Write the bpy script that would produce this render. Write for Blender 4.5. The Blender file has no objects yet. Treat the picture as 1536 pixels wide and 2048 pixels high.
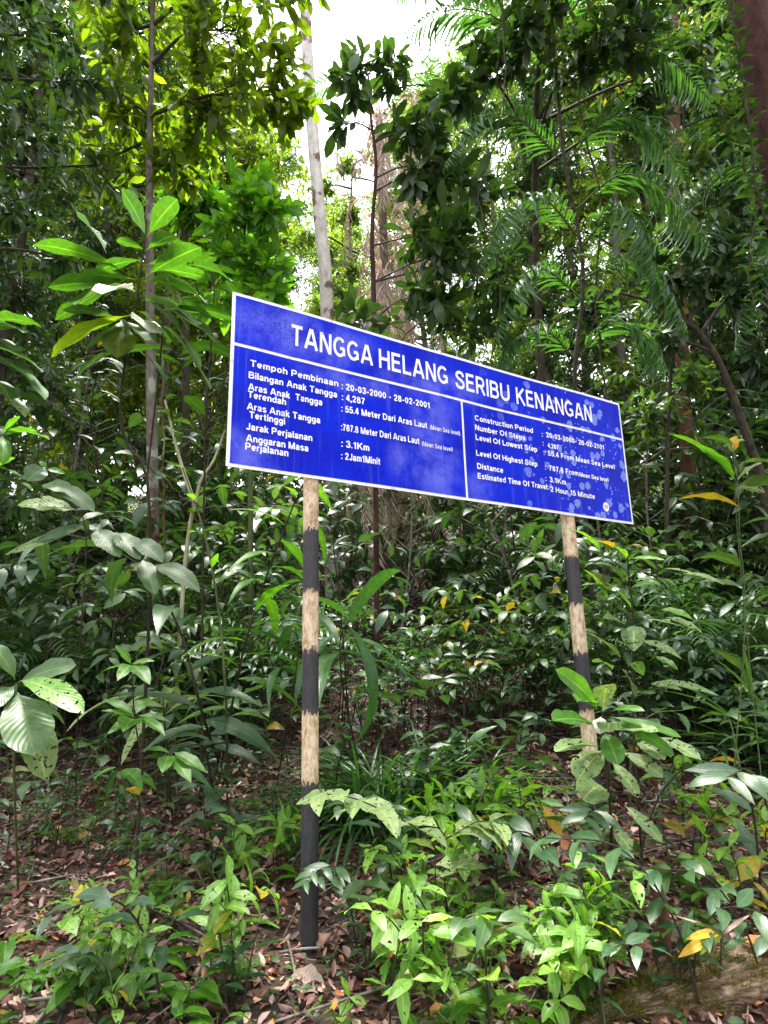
import bpy, math, random
import numpy as np
from mathutils import Vector
sc = bpy.context.scene
R_ = math.radians

# ------------------------------------------------------------------ camera
CAM = np.array([0.0, 0.0, 1.54])
FPX, PITCH, ROLL = 1248.0, 0.24193, -0.02533
_F = np.array([0, math.cos(PITCH), math.sin(PITCH)])
_U0 = np.array([0, -math.sin(PITCH), math.cos(PITCH)])
_R0 = np.array([1.0, 0, 0])
CR = _R0 * math.cos(ROLL) + _U0 * math.sin(ROLL)
CU = _U0 * math.cos(ROLL) - _R0 * math.sin(ROLL)
cd = bpy.data.cameras.new('camera')
cd.sensor_fit = 'VERTICAL'; cd.sensor_height = 36; cd.sensor_width = 27
cd.lens = 36 * FPX / 2048
cd.clip_start = 0.05; cd.clip_end = 500
cam = bpy.data.objects.new('camera', cd); sc.collection.objects.link(cam)
from mathutils import Matrix
cam.matrix_world = Matrix(((CR[0], CU[0], -_F[0], CAM[0]), (CR[1], CU[1], -_F[1], CAM[1]),
                           (CR[2], CU[2], -_F[2], CAM[2]), (0, 0, 0, 1)))
sc.camera = cam

# ------------------------------------------------------------------ sky, sun, exposure
SUN_EL, SUN_AZ = R_(76), R_(-30)          # azimuth measured from +Y towards +X
w = bpy.data.worlds.new('World'); sc.world = w; w.use_nodes = True
nt = w.node_tree; nt.nodes.clear()
sky = nt.nodes.new('ShaderNodeTexSky'); sky.sky_type = 'NISHITA'; sky.sun_disc = False
sky.sun_elevation = SUN_EL; sky.sun_rotation = SUN_AZ; sky.air_density = 1.0; sky.dust_density = 3.0
hs = nt.nodes.new('ShaderNodeHueSaturation'); hs.inputs['Saturation'].default_value = 0.18   # thin white overcast
bg = nt.nodes.new('ShaderNodeBackground'); bg.inputs['Strength'].default_value = 0.15
wo = nt.nodes.new('ShaderNodeOutputWorld')
nt.links.new(sky.outputs[0], hs.inputs['Color']); nt.links.new(hs.outputs[0], bg.inputs['Color'])
nt.links.new(bg.outputs[0], wo.inputs['Surface'])
sl = bpy.data.lights.new('sun', 'SUN'); sl.energy = 3.2; sl.angle = R_(14); sl.color = (1, .96, .88)
so = bpy.data.objects.new('sun', sl); sc.collection.objects.link(so)
sd = Vector((math.sin(SUN_AZ) * math.cos(SUN_EL), math.cos(SUN_AZ) * math.cos(SUN_EL), math.sin(SUN_EL)))
so.rotation_euler = sd.to_track_quat('Z', 'Y').to_euler()
vs = sc.view_settings
sc.display_settings.display_device = 'sRGB'
vs.view_transform = 'Standard'; vs.look = 'None'; vs.gamma = 1; vs.exposure = 2.5
cy = sc.cycles
cy.max_bounces = 10; cy.diffuse_bounces = 6; cy.glossy_bounces = 3; cy.transmission_bounces = 6
cy.sample_clamp_indirect = 6; cy.use_denoising = True

# ------------------------------------------------------------------ placing helpers
def ray(px, py):
    return _F + CR * (px - 768) / FPX + CU * (1024 - py) / FPX
def pt(px, py, d):
    return CAM + ray(px, py) * d
def sp(x): return np.where(x > 20, x, np.log1p(np.exp(np.minimum(x, 20))))
def height(x, y):
    x = np.asarray(x, float); y = np.asarray(y, float)
    s = y + 0.12 * x
    z = 0.07 * (s - 4) + 0.34 * sp((s - 6.2)) - 0.034
    z = np.where(s < 2.5, np.maximum(z, -0.16), z)
    z = z + 0.035 * np.sin(2.1 * x + 1.3 * y) * np.sin(1.7 * y - 0.6 * x + 1) + 0.02 * np.sin(5.3 * x + 1) * np.sin(4.7 * y)
    far = np.clip((s - 6) / 6, 0, 1)
    z = z + far * (0.22 * np.sin(0.7 * x + 0.4 * y) + 0.15 * np.sin(1.1 * y - 0.9 * x))
    top = np.clip((s - 34) / 20, 0, 1)
    return z - top * 0.34 * np.maximum(s - 34, 0) * 0.9
def gnd(px, py, dmin=2.2):
    r = ray(px, py); d = dmin
    while d < 60:
        p = CAM + r * d
        if p[2] <= height(p[0], p[1]): break
        d += 0.03
    p = CAM + r * d
    return np.array([p[0], p[1], float(height(p[0], p[1]))]), d

# ------------------------------------------------------------------ materials
def newmat(name):
    m = bpy.data.materials.new(name); m.use_nodes = True
    n = m.node_tree.nodes; n.clear()
    return m, n, m.node_tree.links
def leaf_mat(name, ca, cb, trans, rough=0.38, tf=0.42, vein=1.0, old=None, coat=0.5, holes=0.0):
    """two-sided leaf: glossy skin over a translucent body, lighter midrib, fine side veins"""
    m, n, L = newmat(name)
    at = n.new('ShaderNodeAttribute'); at.attribute_name = 'rnd'
    oi = n.new('ShaderNodeObjectInfo')
    uv = n.new('ShaderNodeUVMap'); sx = n.new('ShaderNodeSeparateXYZ'); L.new(uv.outputs[0], sx.inputs[0])
    add = n.new('ShaderNodeMath'); add.operation = 'MULTIPLY_ADD'; L.new(oi.outputs['Random'], add.inputs[0])
    add.inputs[1].default_value = 0.35
    L.new(at.outputs['Fac'], add.inputs[2])
    fr = n.new('ShaderNodeMath'); fr.operation = 'MULTIPLY'; L.new(add.outputs[0], fr.inputs[0]); fr.inputs[1].default_value = .74
    ramp = n.new('ShaderNodeValToRGB'); L.new(fr.outputs[0], ramp.inputs[0])
    cr = ramp.color_ramp; cr.elements[0].color = (*ca, 1); cr.elements[1].color = (*cb, 1)
    cr.elements[0].position = .1; cr.elements[1].position = .85
    if old:
        e = cr.elements.new(.93); e.color = (*old, 1); cr.elements[1].position = .85
    # blotches
    tc = n.new('ShaderNodeTexCoord')
    nz = n.new('ShaderNodeTexNoise'); nz.inputs['Scale'].default_value = 26; nz.inputs['Detail'].default_value = 3
    L.new(tc.outputs['Object'], nz.inputs['Vector'])
    mx = n.new('ShaderNodeMixRGB'); mx.blend_type = 'MULTIPLY'; L.new(ramp.outputs[0], mx.inputs[1])
    nr = n.new('ShaderNodeValToRGB'); L.new(nz.outputs[0], nr.inputs[0])
    nr.color_ramp.elements[0].position = .3; nr.color_ramp.elements[0].color = (.62, .62, .55, 1)
    nr.color_ramp.elements[1].position = .7; nr.color_ramp.elements[1].color = (1.15, 1.15, 1.1, 1)
    L.new(nr.outputs[0], mx.inputs[2]); mx.inputs[0].default_value = .8
    nb = n.new('ShaderNodeTexNoise'); nb.inputs['Scale'].default_value = 37; nb.inputs['Detail'].default_value = 4; L.new(tc.outputs['Object'], nb.inputs['Vector'])
    rb = n.new('ShaderNodeMapRange'); L.new(nb.outputs[0], rb.inputs[0]); rb.inputs[1].default_value = .66; rb.inputs[2].default_value = .70; rb.inputs[3].default_value = 0; rb.inputs[4].default_value = .75
    mbr = n.new('ShaderNodeMixRGB'); L.new(rb.outputs[0], mbr.inputs[0]); L.new(mx.outputs[0], mbr.inputs[1]); mbr.inputs[2].default_value = (.13, .10, .03, 1); mx = mbr
    # |u-.5|
    sb = n.new('ShaderNodeMath'); sb.operation = 'SUBTRACT'; L.new(sx.outputs[0], sb.inputs[0]); sb.inputs[1].default_value = .5
    ab = n.new('ShaderNodeMath'); ab.operation = 'ABSOLUTE'; L.new(sb.outputs[0], ab.inputs[0])
    mr = n.new('ShaderNodeMapRange'); L.new(ab.outputs[0], mr.inputs[0])
    mr.inputs[1].default_value = .012; mr.inputs[2].default_value = .05; mr.inputs[3].default_value = 1; mr.inputs[4].default_value = 0
    # side veins: sin((v*26 - |u|*9))
    ma = n.new('ShaderNodeMath'); ma.operation = 'MULTIPLY'; L.new(sx.outputs[1], ma.inputs[0]); ma.inputs[1].default_value = 80
    mb = n.new('ShaderNodeMath'); mb.operation = 'MULTIPLY_ADD'; L.new(ab.outputs[0], mb.inputs[0]); mb.inputs[1].default_value = -46; L.new(ma.outputs[0], mb.inputs[2])
    sn = n.new('ShaderNodeMath'); sn.operation = 'SINE'; L.new(mb.outputs[0], sn.inputs[0])
    sv = n.new('ShaderNodeMapRange'); L.new(sn.outputs[0], sv.inputs[0]); sv.inputs[1].default_value = .75; sv.inputs[2].default_value = 1.0
    sv.inputs[3].default_value = 0; sv.inputs[4].default_value = .28
    vm = n.new('ShaderNodeMath'); vm.operation = 'MAXIMUM'; L.new(mr.outputs[0], vm.inputs[0]); L.new(sv.outputs[0], vm.inputs[1])
    vq = n.new('ShaderNodeMath'); vq.operation = 'MULTIPLY'; L.new(vm.outputs[0], vq.inputs[0]); vq.inputs[1].default_value = .5 * vein
    vx = n.new('ShaderNodeMixRGB'); L.new(vq.outputs[0], vx.inputs[0]); L.new(mx.outputs[0], vx.inputs[1])
    vx.inputs[2].default_value = (min(1, cb[0] * 2.0 + .02), min(1, cb[1] * 1.6 + .02), min(1, cb[2] * 1.6 + .01), 1)
    p = n.new('ShaderNodeBsdfPrincipled'); L.new(vx.outputs[0], p.inputs['Base Color'])
    p.inputs['Roughness'].default_value = rough; p.inputs['Specular IOR Level'].default_value = coat
    bp = n.new('ShaderNodeBump'); bp.inputs['Strength'].default_value = .13; bp.inputs['Distance'].default_value = .004
    L.new(sn.outputs[0], bp.inputs['Height']); L.new(bp.outputs[0], p.inputs['Normal'])
    tr = n.new('ShaderNodeBsdfTranslucent')
    tm = n.new('ShaderNodeMixRGB'); tm.blend_type = 'MULTIPLY'; tm.inputs[0].default_value = 1
    L.new(vx.outputs[0], tm.inputs[1]); tm.inputs[2].default_value = (*trans, 1); L.new(tm.outputs[0], tr.inputs['Color'])
    ms = n.new('ShaderNodeMixShader'); ms.inputs[0].default_value = tf
    L.new(p.outputs[0], ms.inputs[1]); L.new(tr.outputs[0], ms.inputs[2])
    if holes:                                # bites taken by insects
        nh = n.new('ShaderNodeTexNoise'); nh.inputs['Scale'].default_value = 48; nh.inputs['Detail'].default_value = 1; L.new(tc.outputs['Object'], nh.inputs['Vector'])
        gh = n.new('ShaderNodeMath'); gh.operation = 'GREATER_THAN'; L.new(nh.outputs[0], gh.inputs[0]); gh.inputs[1].default_value = 1 - holes
        tb = n.new('ShaderNodeBsdfTransparent'); m2 = n.new('ShaderNodeMixShader'); L.new(gh.outputs[0], m2.inputs[0]); L.new(ms.outputs[0], m2.inputs[1]); L.new(tb.outputs[0], m2.inputs[2]); ms = m2
    o = n.new('ShaderNodeOutputMaterial'); L.new(ms.outputs[0], o.inputs['Surface'])
    return m
def bark_mat(name, c1, c2, c3=None, scale=6, ring=0, rough=.9, spots=.58, foot=None):
    m, n, L = newmat(name)
    tc = n.new('ShaderNodeTexCoord'); mp = n.new('ShaderNodeMapping'); L.new(tc.outputs['Object'], mp.inputs[0])
    mp.inputs['Scale'].default_value = (scale, scale, scale * .45)
    nz = n.new('ShaderNodeTexNoise'); nz.inputs['Detail'].default_value = 6; nz.inputs['Roughness'].default_value = .7
    nz.inputs['Scale'].default_value = 2; L.new(mp.outputs[0], nz.inputs[0])
    rp = n.new('ShaderNodeValToRGB'); L.new(nz.outputs[0], rp.inputs[0])
    rp.color_ramp.elements[0].position = .35; rp.color_ramp.elements[0].color = (*c1, 1)
    rp.color_ramp.elements[1].position = .62; rp.color_ramp.elements[1].color = (*c2, 1)
    col = rp.outputs[0]
    if c3:
        n2 = n.new('ShaderNodeTexNoise'); n2.inputs['Scale'].default_value = scale * .55; n2.inputs['Detail'].default_value = 4
        L.new(tc.outputs['Object'], n2.inputs[0])
        r2 = n.new('ShaderNodeValToRGB'); L.new(n2.outputs[0], r2.inputs[0])
        r2.color_ramp.elements[0].position = spots; r2.color_ramp.elements[1].position = spots + .05
        mx = n.new('ShaderNodeMixRGB'); L.new(r2.outputs[0], mx.inputs[0]); L.new(col, mx.inputs[1]); mx.inputs[2].default_value = (*c3, 1)
        col = mx.outputs[0]
    if foot:
        r3 = n.new('ShaderNodeValToRGB'); L.new(nz.outputs[0], r3.inputs[0]); r3.color_ramp.elements[0].position = .35; r3.color_ramp.elements[0].color = (*foot[0], 1)
        r3.color_ramp.elements[1].position = .65; r3.color_ramp.elements[1].color = (*foot[1], 1)
        sz = n.new('ShaderNodeSeparateXYZ'); L.new(tc.outputs['Object'], sz.inputs[0])
        az = n.new('ShaderNodeMath'); az.operation = 'MULTIPLY_ADD'; L.new(nz.outputs[0], az.inputs[0]); az.inputs[1].default_value = 3; L.new(sz.outputs[2], az.inputs[2])
        mz = n.new('ShaderNodeMapRange'); L.new(az.outputs[0], mz.inputs[0]); mz.inputs[1].default_value = foot[2] + .8; mz.inputs[2].default_value = foot[2] + 2; mz.inputs[3].default_value = 1; mz.inputs[4].default_value = 0
        mx = n.new('ShaderNodeMixRGB'); L.new(mz.outputs[0], mx.inputs[0]); L.new(col, mx.inputs[1]); L.new(r3.outputs[0], mx.inputs[2]); col = mx.outputs[0]
    if ring:
        wv = n.new('ShaderNodeTexWave'); wv.bands_direction = 'Z'; wv.inputs['Scale'].default_value = ring; wv.inputs['Distortion'].default_value = 5
        wv.inputs['Detail'].default_value = 3
        L.new(tc.outputs['Object'], wv.inputs[0])
        mx = n.new('ShaderNodeMixRGB'); mx.blend_type = 'MULTIPLY'; mx.inputs[0].default_value = .45; L.new(col, mx.inputs[1]); L.new(wv.outputs[0], mx.inputs[2])
        col = mx.outputs[0]
    p = n.new('ShaderNodeBsdfPrincipled'); L.new(col, p.inputs['Base Color']); p.inputs['Roughness'].default_value = rough
    p.inputs['Specular IOR Level'].default_value = .25
    bp = n.new('ShaderNodeBump'); bp.inputs['Strength'].default_value = .9; bp.inputs['Distance'].default_value = .03
    L.new(nz.outputs[0], bp.inputs['Height']); L.new(bp.outputs[0], p.inputs['Normal'])
    o = n.new('ShaderNodeOutputMaterial'); L.new(p.outputs[0], o.inputs[0])
    return m
TR = (1.9, 2.0, .55)                    # light that comes through a leaf is yellower and stronger
M = {}
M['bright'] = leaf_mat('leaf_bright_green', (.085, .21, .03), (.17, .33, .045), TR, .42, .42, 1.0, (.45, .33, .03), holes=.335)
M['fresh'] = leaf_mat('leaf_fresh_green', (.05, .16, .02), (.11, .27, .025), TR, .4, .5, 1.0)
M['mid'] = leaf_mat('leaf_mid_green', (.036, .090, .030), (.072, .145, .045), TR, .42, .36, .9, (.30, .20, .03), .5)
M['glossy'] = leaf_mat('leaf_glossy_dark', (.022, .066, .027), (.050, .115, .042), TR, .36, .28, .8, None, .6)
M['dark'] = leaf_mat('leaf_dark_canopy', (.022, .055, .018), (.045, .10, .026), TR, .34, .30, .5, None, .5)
M['yellow'] = leaf_mat('leaf_yellow_green', (.062, .125, .011), (.135, .20, .016), (1.9, 1.9, .45), .4, .58, .5, (.34, .28, .015))
M['palm'] = leaf_mat('leaf_palm', (.025, .085, .028), (.055, .15, .035), TR, .34, .38, .4, None, .6)
M['sapling'] = leaf_mat('leaf_big_sapling', (.035, .115, .018), (.065, .175, .022), (1.5, 1.6, .4), .45, .36, 1.6)
M['farlight'] = leaf_mat('leaf_far_lit', (.09, .18, .02), (.19, .29, .035), (1.9, 1.9, .6), .45, .5, .2)  # far leaves coloured lighter to read as sunlit and backlit
M['pale'] = leaf_mat('leaf_pale_worn', (.11, .19, .06), (.20, .29, .10), (1.3, 1.3, .7), .6, .3, 1.1, holes=.36)
M['white'] = leaf_mat('leaf_white', (.62, .64, .55), (.7, .7, .62), (1.1, 1.1, .9), .5, .3, .3)
M['gold'] = leaf_mat('leaf_gold', (.5, .30, .02), (.62, .42, .04), (1.3, 1.1, .4), .5, .4, .8)
M['orange'] = leaf_mat('leaf_orange', (.5, .16, .03), (.6, .24, .05), (1.2, 1.0, .5), .5, .3, .8)
M['deadfrond'] = leaf_mat('dead_frond', (.30, .21, .18), (.56, .45, .41), (1.2, 1.0, .8), .8, .2, .2, None, .1)
M['redleaf'] = leaf_mat('leaf_dead_red', (.16, .04, .03), (.24, .07, .05), (1.2, .8, .6), .6, .2, .8)
M['stem'] = bark_mat('green_stem', (.05, .085, .025), (.11, .14, .05), None, 9)
M['stemdark'] = bark_mat('dark_stem', (.018, .014, .010), (.05, .038, .026), None, 9)
M['stempale'] = bark_mat('pale_stem', (.30, .29, .16), (.45, .44, .28), (.2, .22, .1), 7)
M['barkbrown'] = bark_mat('reddish_bark', (.07, .035, .024), (.17, .085, .055), (.14, .17, .08), 5)
M['barkgrey'] = bark_mat('grey_bark', (.10, .085, .07), (.22, .19, .16), (.33, .34, .30), 6)
M['barkleft'] = bark_mat('grey_bark_with_reddish_foot', (.10, .085, .07), (.22, .19, .16), (.33, .34, .30), 6, foot=((.075, .032, .022), (.18, .085, .055), 2.6))
M['barkwhite'] = bark_mat('pale_ringed_bark', (.50, .44, .41), (.78, .73, .70), (.20, .13, .10), 4, 0, .9, .56)
M['barkdark'] = bark_mat('dark_bark', (.03, .014, .012), (.085, .042, .035), None, 5)
M['branch'] = bark_mat('branch_bark', (.03, .025, .018), (.09, .075, .055), None, 8)

# ------------------------------------------------------------------ geometry builder
def nrm(v): return v / np.maximum(np.linalg.norm(v, axis=-1, keepdims=True), 1e-9)
class Geo:
    def __init__(s): s.V = []; s.Fc = []; s.UV = []; s.RD = []; s.MI = []; s.n = 0
    def raw(s, v, f, uv, rd, mi=0):
        s.V.append(v); s.Fc.append(f + s.n); s.UV.append(uv); s.RD.append(rd)
        s.MI.append(np.full(len(f), mi, np.int32)); s.n += len(v)
    def leaves(s, P, D, N, L, W, droop=.5, fold=.15, prof=(.6, .9), nt=5, ns=2, mi=0, rd=None, wav=0.0, rng=None, pet=0.06, cup=0):
        P = np.atleast_2d(P); n = len(P)
        if n == 0: return
        rng = rng or np.random.default_rng(1)
        D = nrm(np.broadcast_to(np.atleast_2d(D), (n, 3))); N = np.broadcast_to(np.atleast_2d(N), (n, 3))
        S = np.cross(D, N); bad = np.linalg.norm(S, axis=1) < 1e-3
        if bad.any(): S = S.copy(); S[bad] = np.cross(D[bad], np.array([.3, .8, .5]))
        S = nrm(S); N = np.cross(S, D)
        full = lambda a: np.broadcast_to(np.asarray(a, float), (n,))
        L, W, droop, fold = map(full, (L, W, droop, fold))
        rd = rng.random(n) if rd is None else full(rd)
        t = np.linspace(0, 1, nt + 1); a, b = prof
        tt = np.clip((t - pet) / (1 - pet), 0, 1)
        pk = a / (a + b); wt = np.power(tt, a) * np.power(1 - tt, b) / (pk ** a * (1 - pk) ** b); wt = np.maximum(wt, .035); wt[-1] = .01
        u = np.linspace(-1, 1, ns + 1)
        dr = np.where(np.abs(droop) < 1e-3, 1e-3, droop)[:, None]
        along = np.sin(dr * t) / dr * L[:, None]; down = (1 - np.cos(dr * t)) / dr * L[:, None]
        ph = rng.random(n)
        lat = W[:, None, None] * .5 * wt[None, :, None] * u[None, None, :]
        up = np.abs(lat) * fold[:, None, None] - cup * np.abs(lat) ** 2 / np.maximum(W[:, None, None], 1e-4)
        if wav:
            up = up + wav * W[:, None, None] * np.abs(u)[None, None] * np.sin(2 * math.pi * (2.6 * t[None, :, None] + ph[:, None, None] + .25 * np.sign(u)[None, None])) * wt[None, :, None]
        # local normal rotates with the droop
        ang = dr * t
        Nl_a = np.sin(ang); Nl_n = np.cos(ang)
        X = P[:, None, None, :] + D[:, None, None, :] * (along[:, :, None] + Nl_a[:, :, None] * up)[..., None] \
            + N[:, None, None, :] * (-down[:, :, None] + Nl_n[:, :, None] * up)[..., None] + S[:, None, None, :] * lat[..., None]
        m = (nt + 1) * (ns + 1)
        i = np.arange(nt)[:, None] * (ns + 1) + np.arange(ns)[None]; i = i.reshape(-1)
        q = np.stack([i, i + 1, i + ns + 2, i + ns + 1], 1)
        f = (q[None] + (np.arange(n) * m)[:, None, None]).reshape(-1, 4)
        UVl = np.stack(np.meshgrid((u + 1) / 2, t), -1).reshape(-1, 2)
        s.raw(X.reshape(-1, 3), f, np.tile(UVl, (n, 1)), np.repeat(rd, m), mi)
    def tube(s, pts, r, ns=6, mi=0, rd=.5):
        pts = np.asarray(pts, float); k = len(pts)
        r = np.broadcast_to(np.asarray(r, float), (k,)) if np.ndim(r) < 1 or len(np.atleast_1d(r)) == k else np.linspace(r[0], r[-1], k)
        T = np.gradient(pts, axis=0); T = nrm(T)
        ref = np.array([0, 0, 1.]) if abs(T[0][2]) < .9 else np.array([1., 0, 0])
        A = nrm(np.cross(T[0], ref)); fr = []
        for i in range(k):
            A = nrm(A - T[i] * (A @ T[i])); fr.append((A, np.cross(T[i], A)))
        th = np.linspace(0, 2 * math.pi, ns, endpoint=False)
        X = np.stack([pts[i] + r[i] * (np.cos(th)[:, None] * fr[i][0] + np.sin(th)[:, None] * fr[i][1]) for i in range(k)])
        i = np.arange(k - 1)[:, None] * ns; j = np.arange(ns)[None]; j2 = (j + 1) % ns
        f = np.stack([i + j, i + j2, i + ns + j2, i + ns + j], -1).reshape(-1, 4)
        uv = np.stack(np.meshgrid(np.linspace(0, 1, ns), np.linspace(0, 1, k)), -1).reshape(-1, 2)
        s.raw(X.reshape(-1, 3), f, uv, np.full(k * ns, rd), mi)
    def mesh(s, name, mats, smooth=True):
        me = bpy.data.meshes.new(name)
        V = np.concatenate(s.V).astype(np.float32); Fc = np.concatenate(s.Fc).astype(np.int32); UV = np.concatenate(s.UV).astype(np.float32)
        me.vertices.add(len(V)); me.vertices.foreach_set('co', V.ravel())
        me.loops.add(Fc.size); me.loops.foreach_set('vertex_index', Fc.ravel())
        me.polygons.add(len(Fc)); me.polygons.foreach_set('loop_start', np.arange(0, Fc.size, 4, dtype=np.int32))
        me.polygons.foreach_set('loop_total', np.full(len(Fc), 4, np.int32))
        me.polygons.foreach_set('material_index', np.concatenate(s.MI))
        me.polygons.foreach_set('use_smooth', np.full(len(Fc), smooth))
        me.update(calc_edges=True)
        ul = me.uv_layers.new(name='UVMap'); ul.data.foreach_set('uv', UV[Fc.ravel()].ravel())
        at = me.attributes.new('rnd', 'FLOAT', 'POINT'); at.data.foreach_set('value', np.concatenate(s.RD).astype(np.float32))
        for m in (mats if isinstance(mats, (list, tuple)) else [mats]): me.materials.append(m)
        return me
COL = sc.collection
def ob(name, geo, mats, parent=None, loc=None):
    me = geo.mesh(name, mats) if isinstance(geo, Geo) else geo
    o = bpy.data.objects.new(name, me); COL.objects.link(o)
    if parent: o.parent = parent
    if loc is not None: o.location = loc
    return o
def thing(name, label, cat, loc=(0, 0, 0), rz=0, group=None):
    o = bpy.data.objects.new(name, None); COL.objects.link(o); o.location = loc; o.rotation_euler = (0, 0, rz)
    o.empty_display_size = .1; o['label'] = label; o['category'] = cat
    if group: o['group'] = group
    return o
def tag(o, label=None, cat=None, group=None, kind=None):
    for k, v in (('label', label), ('category', cat), ('group', group), ('kind', kind)):
        if v: o[k] = v
    return o
def dup(root, loc, rz, s, label=None, group=None, tilt=(0, 0)):
    c = root.copy(); COL.objects.link(c); c.location = loc; c.rotation_euler = (tilt[0], tilt[1], rz); c.scale = (s, s, s)
    if label: c['label'] = label
    if group: c['group'] = group
    for ch in root.children:
        k = ch.copy(); COL.objects.link(k); k.parent = c
    return c
UP = np.array([0, 0, 1.0])
def curve(pts, n=12):
    """smooth (Catmull-Rom) line through the given points"""
    P = np.asarray(pts, float)
    if len(P) == 2: return P[0] + (P[1] - P[0]) * np.linspace(0, 1, n)[:, None]
    Q = np.vstack([2 * P[0] - P[1], P, 2 * P[-1] - P[-2]]); out = []
    k = max(2, int(math.ceil(n / (len(P) - 1))))
    for i in range(len(P) - 1):
        t = np.linspace(0, 1, k, endpoint=(i == len(P) - 2))[:, None]; a, b, c, d = Q[i:i + 4]
        out.append(.5 * (2 * b + (c - a) * t + (2 * a - 5 * b + 4 * c - d) * t ** 2 + (3 * b - a - 3 * c + d) * t ** 3))
    return np.vstack(out)
def at_len(C, f):
    seg = np.linalg.norm(np.diff(C, axis=0), axis=1); s = np.r_[0, np.cumsum(seg)]; f = np.asarray(f) * s[-1]
    P = np.stack([np.interp(f, s, C[:, k]) for k in range(3)], 1)
    i = np.clip(np.searchsorted(s, f) - 1, 0, len(C) - 2)
    return P, nrm(C[i + 1] - C[i])
def leafy(g, C, n, L, W, rng, f0=.25, f1=1.0, spread=1.0, mode='alt', droop=.7, prof=(.6, 1.0), nt=6, ns=2, mi=0, up=.8, wav=.05, fold=.18, side=None, pet=.08):
    """n leaves along a stem line: alternate ('alt'), opposite ('opp') or spiral ('spi')"""
    f = np.linspace(f0, f1, n); P, T = at_len(C, f)
    sd = np.cross(T, UP); k = np.linalg.norm(sd, axis=1) < .25
    base = np.array([math.cos(1.3), math.sin(1.3), 0]) if side is None else side
    sd = np.where(k[:, None], np.cross(np.broadcast_to(base, T.shape), T), sd); sd = nrm(sd); ot = np.cross(sd, T)
    def put(phi, sel=slice(None)):
        rad = sd * np.cos(phi)[:, None] + ot * np.sin(phi)[:, None]
        a = spread + rng.normal(0, .15, n)
        D = T * np.cos(a)[:, None] + rad * np.sin(a)[:, None] + rng.normal(0, .08, (n, 3))
        N = UP * up + T * .3 + rng.normal(0, .22, (n, 3))
        sz = (1 + rng.normal(0, .15, n)) * np.clip(.55 + .9 * np.sin(np.pi * (.15 + .72 * np.linspace(0, 1, n))), .4, 1.3) * .85
        g.leaves(P, D, N, L * sz, W * sz, droop + rng.normal(0, .25, n), fold, prof, nt, ns, mi, rng.random(n), wav, rng, pet)
    if mode == 'alt': put(np.where(np.arange(n) % 2, 0, np.pi) + rng.normal(0, .2, n))
    elif mode == 'opp':
        ph = np.where(np.arange(n) % 2, 0, np.pi / 2) + rng.normal(0, .15, n); put(ph); put(ph + np.pi)
    else: put(np.arange(n) * 2.4 + rng.random() * 6)

# ------------------------------------------------------------------ ground
def build_ground():
    xs = np.unique(np.r_[np.linspace(-90, -14, 30), np.linspace(-14, 14, 190), np.linspace(14, 90, 30)])
    ys = np.unique(np.r_[np.linspace(-60, 0, 20), np.linspace(0, 16, 130), np.linspace(16, 100, 60)])
    X, Y = np.meshgrid(xs, ys); Z = height(X, Y)
    g = Geo(); nx = len(xs); ny = len(ys)
    i = (np.arange(ny - 1)[:, None] * nx + np.arange(nx - 1)[None]).ravel()
    g.raw(np.stack([X, Y, Z], -1).reshape(-1, 3), np.stack([i, i + 1, i + nx + 1, i + nx], 1), np.stack([X, Y], -1).reshape(-1, 2), np.zeros(nx * ny))
    m, n, L = newmat('forest_soil')
    tc = n.new('ShaderNodeTexCoord')
    vo = n.new('ShaderNodeTexVoronoi'); vo.inputs['Scale'].default_value = 24; L.new(tc.outputs['Object'], vo.inputs[0])
    r1 = n.new('ShaderNodeValToRGB'); s1 = n.new('ShaderNodeSeparateXYZ'); L.new(vo.outputs['Color'], s1.inputs[0]); L.new(s1.outputs[0], r1.inputs[0])
    r1.color_ramp.elements[0].color = (.022, .012, .008, 1); r1.color_ramp.elements[1].color = (.11, .05, .035, 1)
    e = r1.color_ramp.elements.new(.55); e.color = (.075, .034, .024, 1)
    nz = n.new('ShaderNodeTexNoise'); nz.inputs['Scale'].default_value = 1.3; nz.inputs['Detail'].default_value = 8; L.new(tc.outputs['Object'], nz.inputs[0])
    r2 = n.new('ShaderNodeValToRGB'); L.new(nz.outputs[0], r2.inputs[0]); r2.color_ramp.elements[0].position = .42; r2.color_ramp.elements[1].position = .6
    mx = n.new('ShaderNodeMixRGB'); L.new(r2.outputs[0], mx.inputs[0]); mx.inputs[1].default_value = (.03, .018, .012, 1); L.new(r1.outputs[0], mx.inputs[2])
    p = n.new('ShaderNodeBsdfPrincipled'); L.new(mx.outputs[0], p.inputs['Base Color']); p.inputs['Roughness'].default_value = .9
    bp = n.new('ShaderNodeBump'); bp.inputs['Strength'].default_value = .8; bp.inputs['Distance'].default_value = .03; L.new(vo.outputs['Distance'], bp.inputs['Height']); L.new(bp.outputs[0], p.inputs['Normal'])
    o = n.new('ShaderNodeOutputMaterial'); L.new(p.outputs[0], o.inputs[0])
    tag(ob('ground', g, m), 'hillside forest floor of dark soil under fallen leaves', 'ground', kind='structure')
build_ground()

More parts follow.
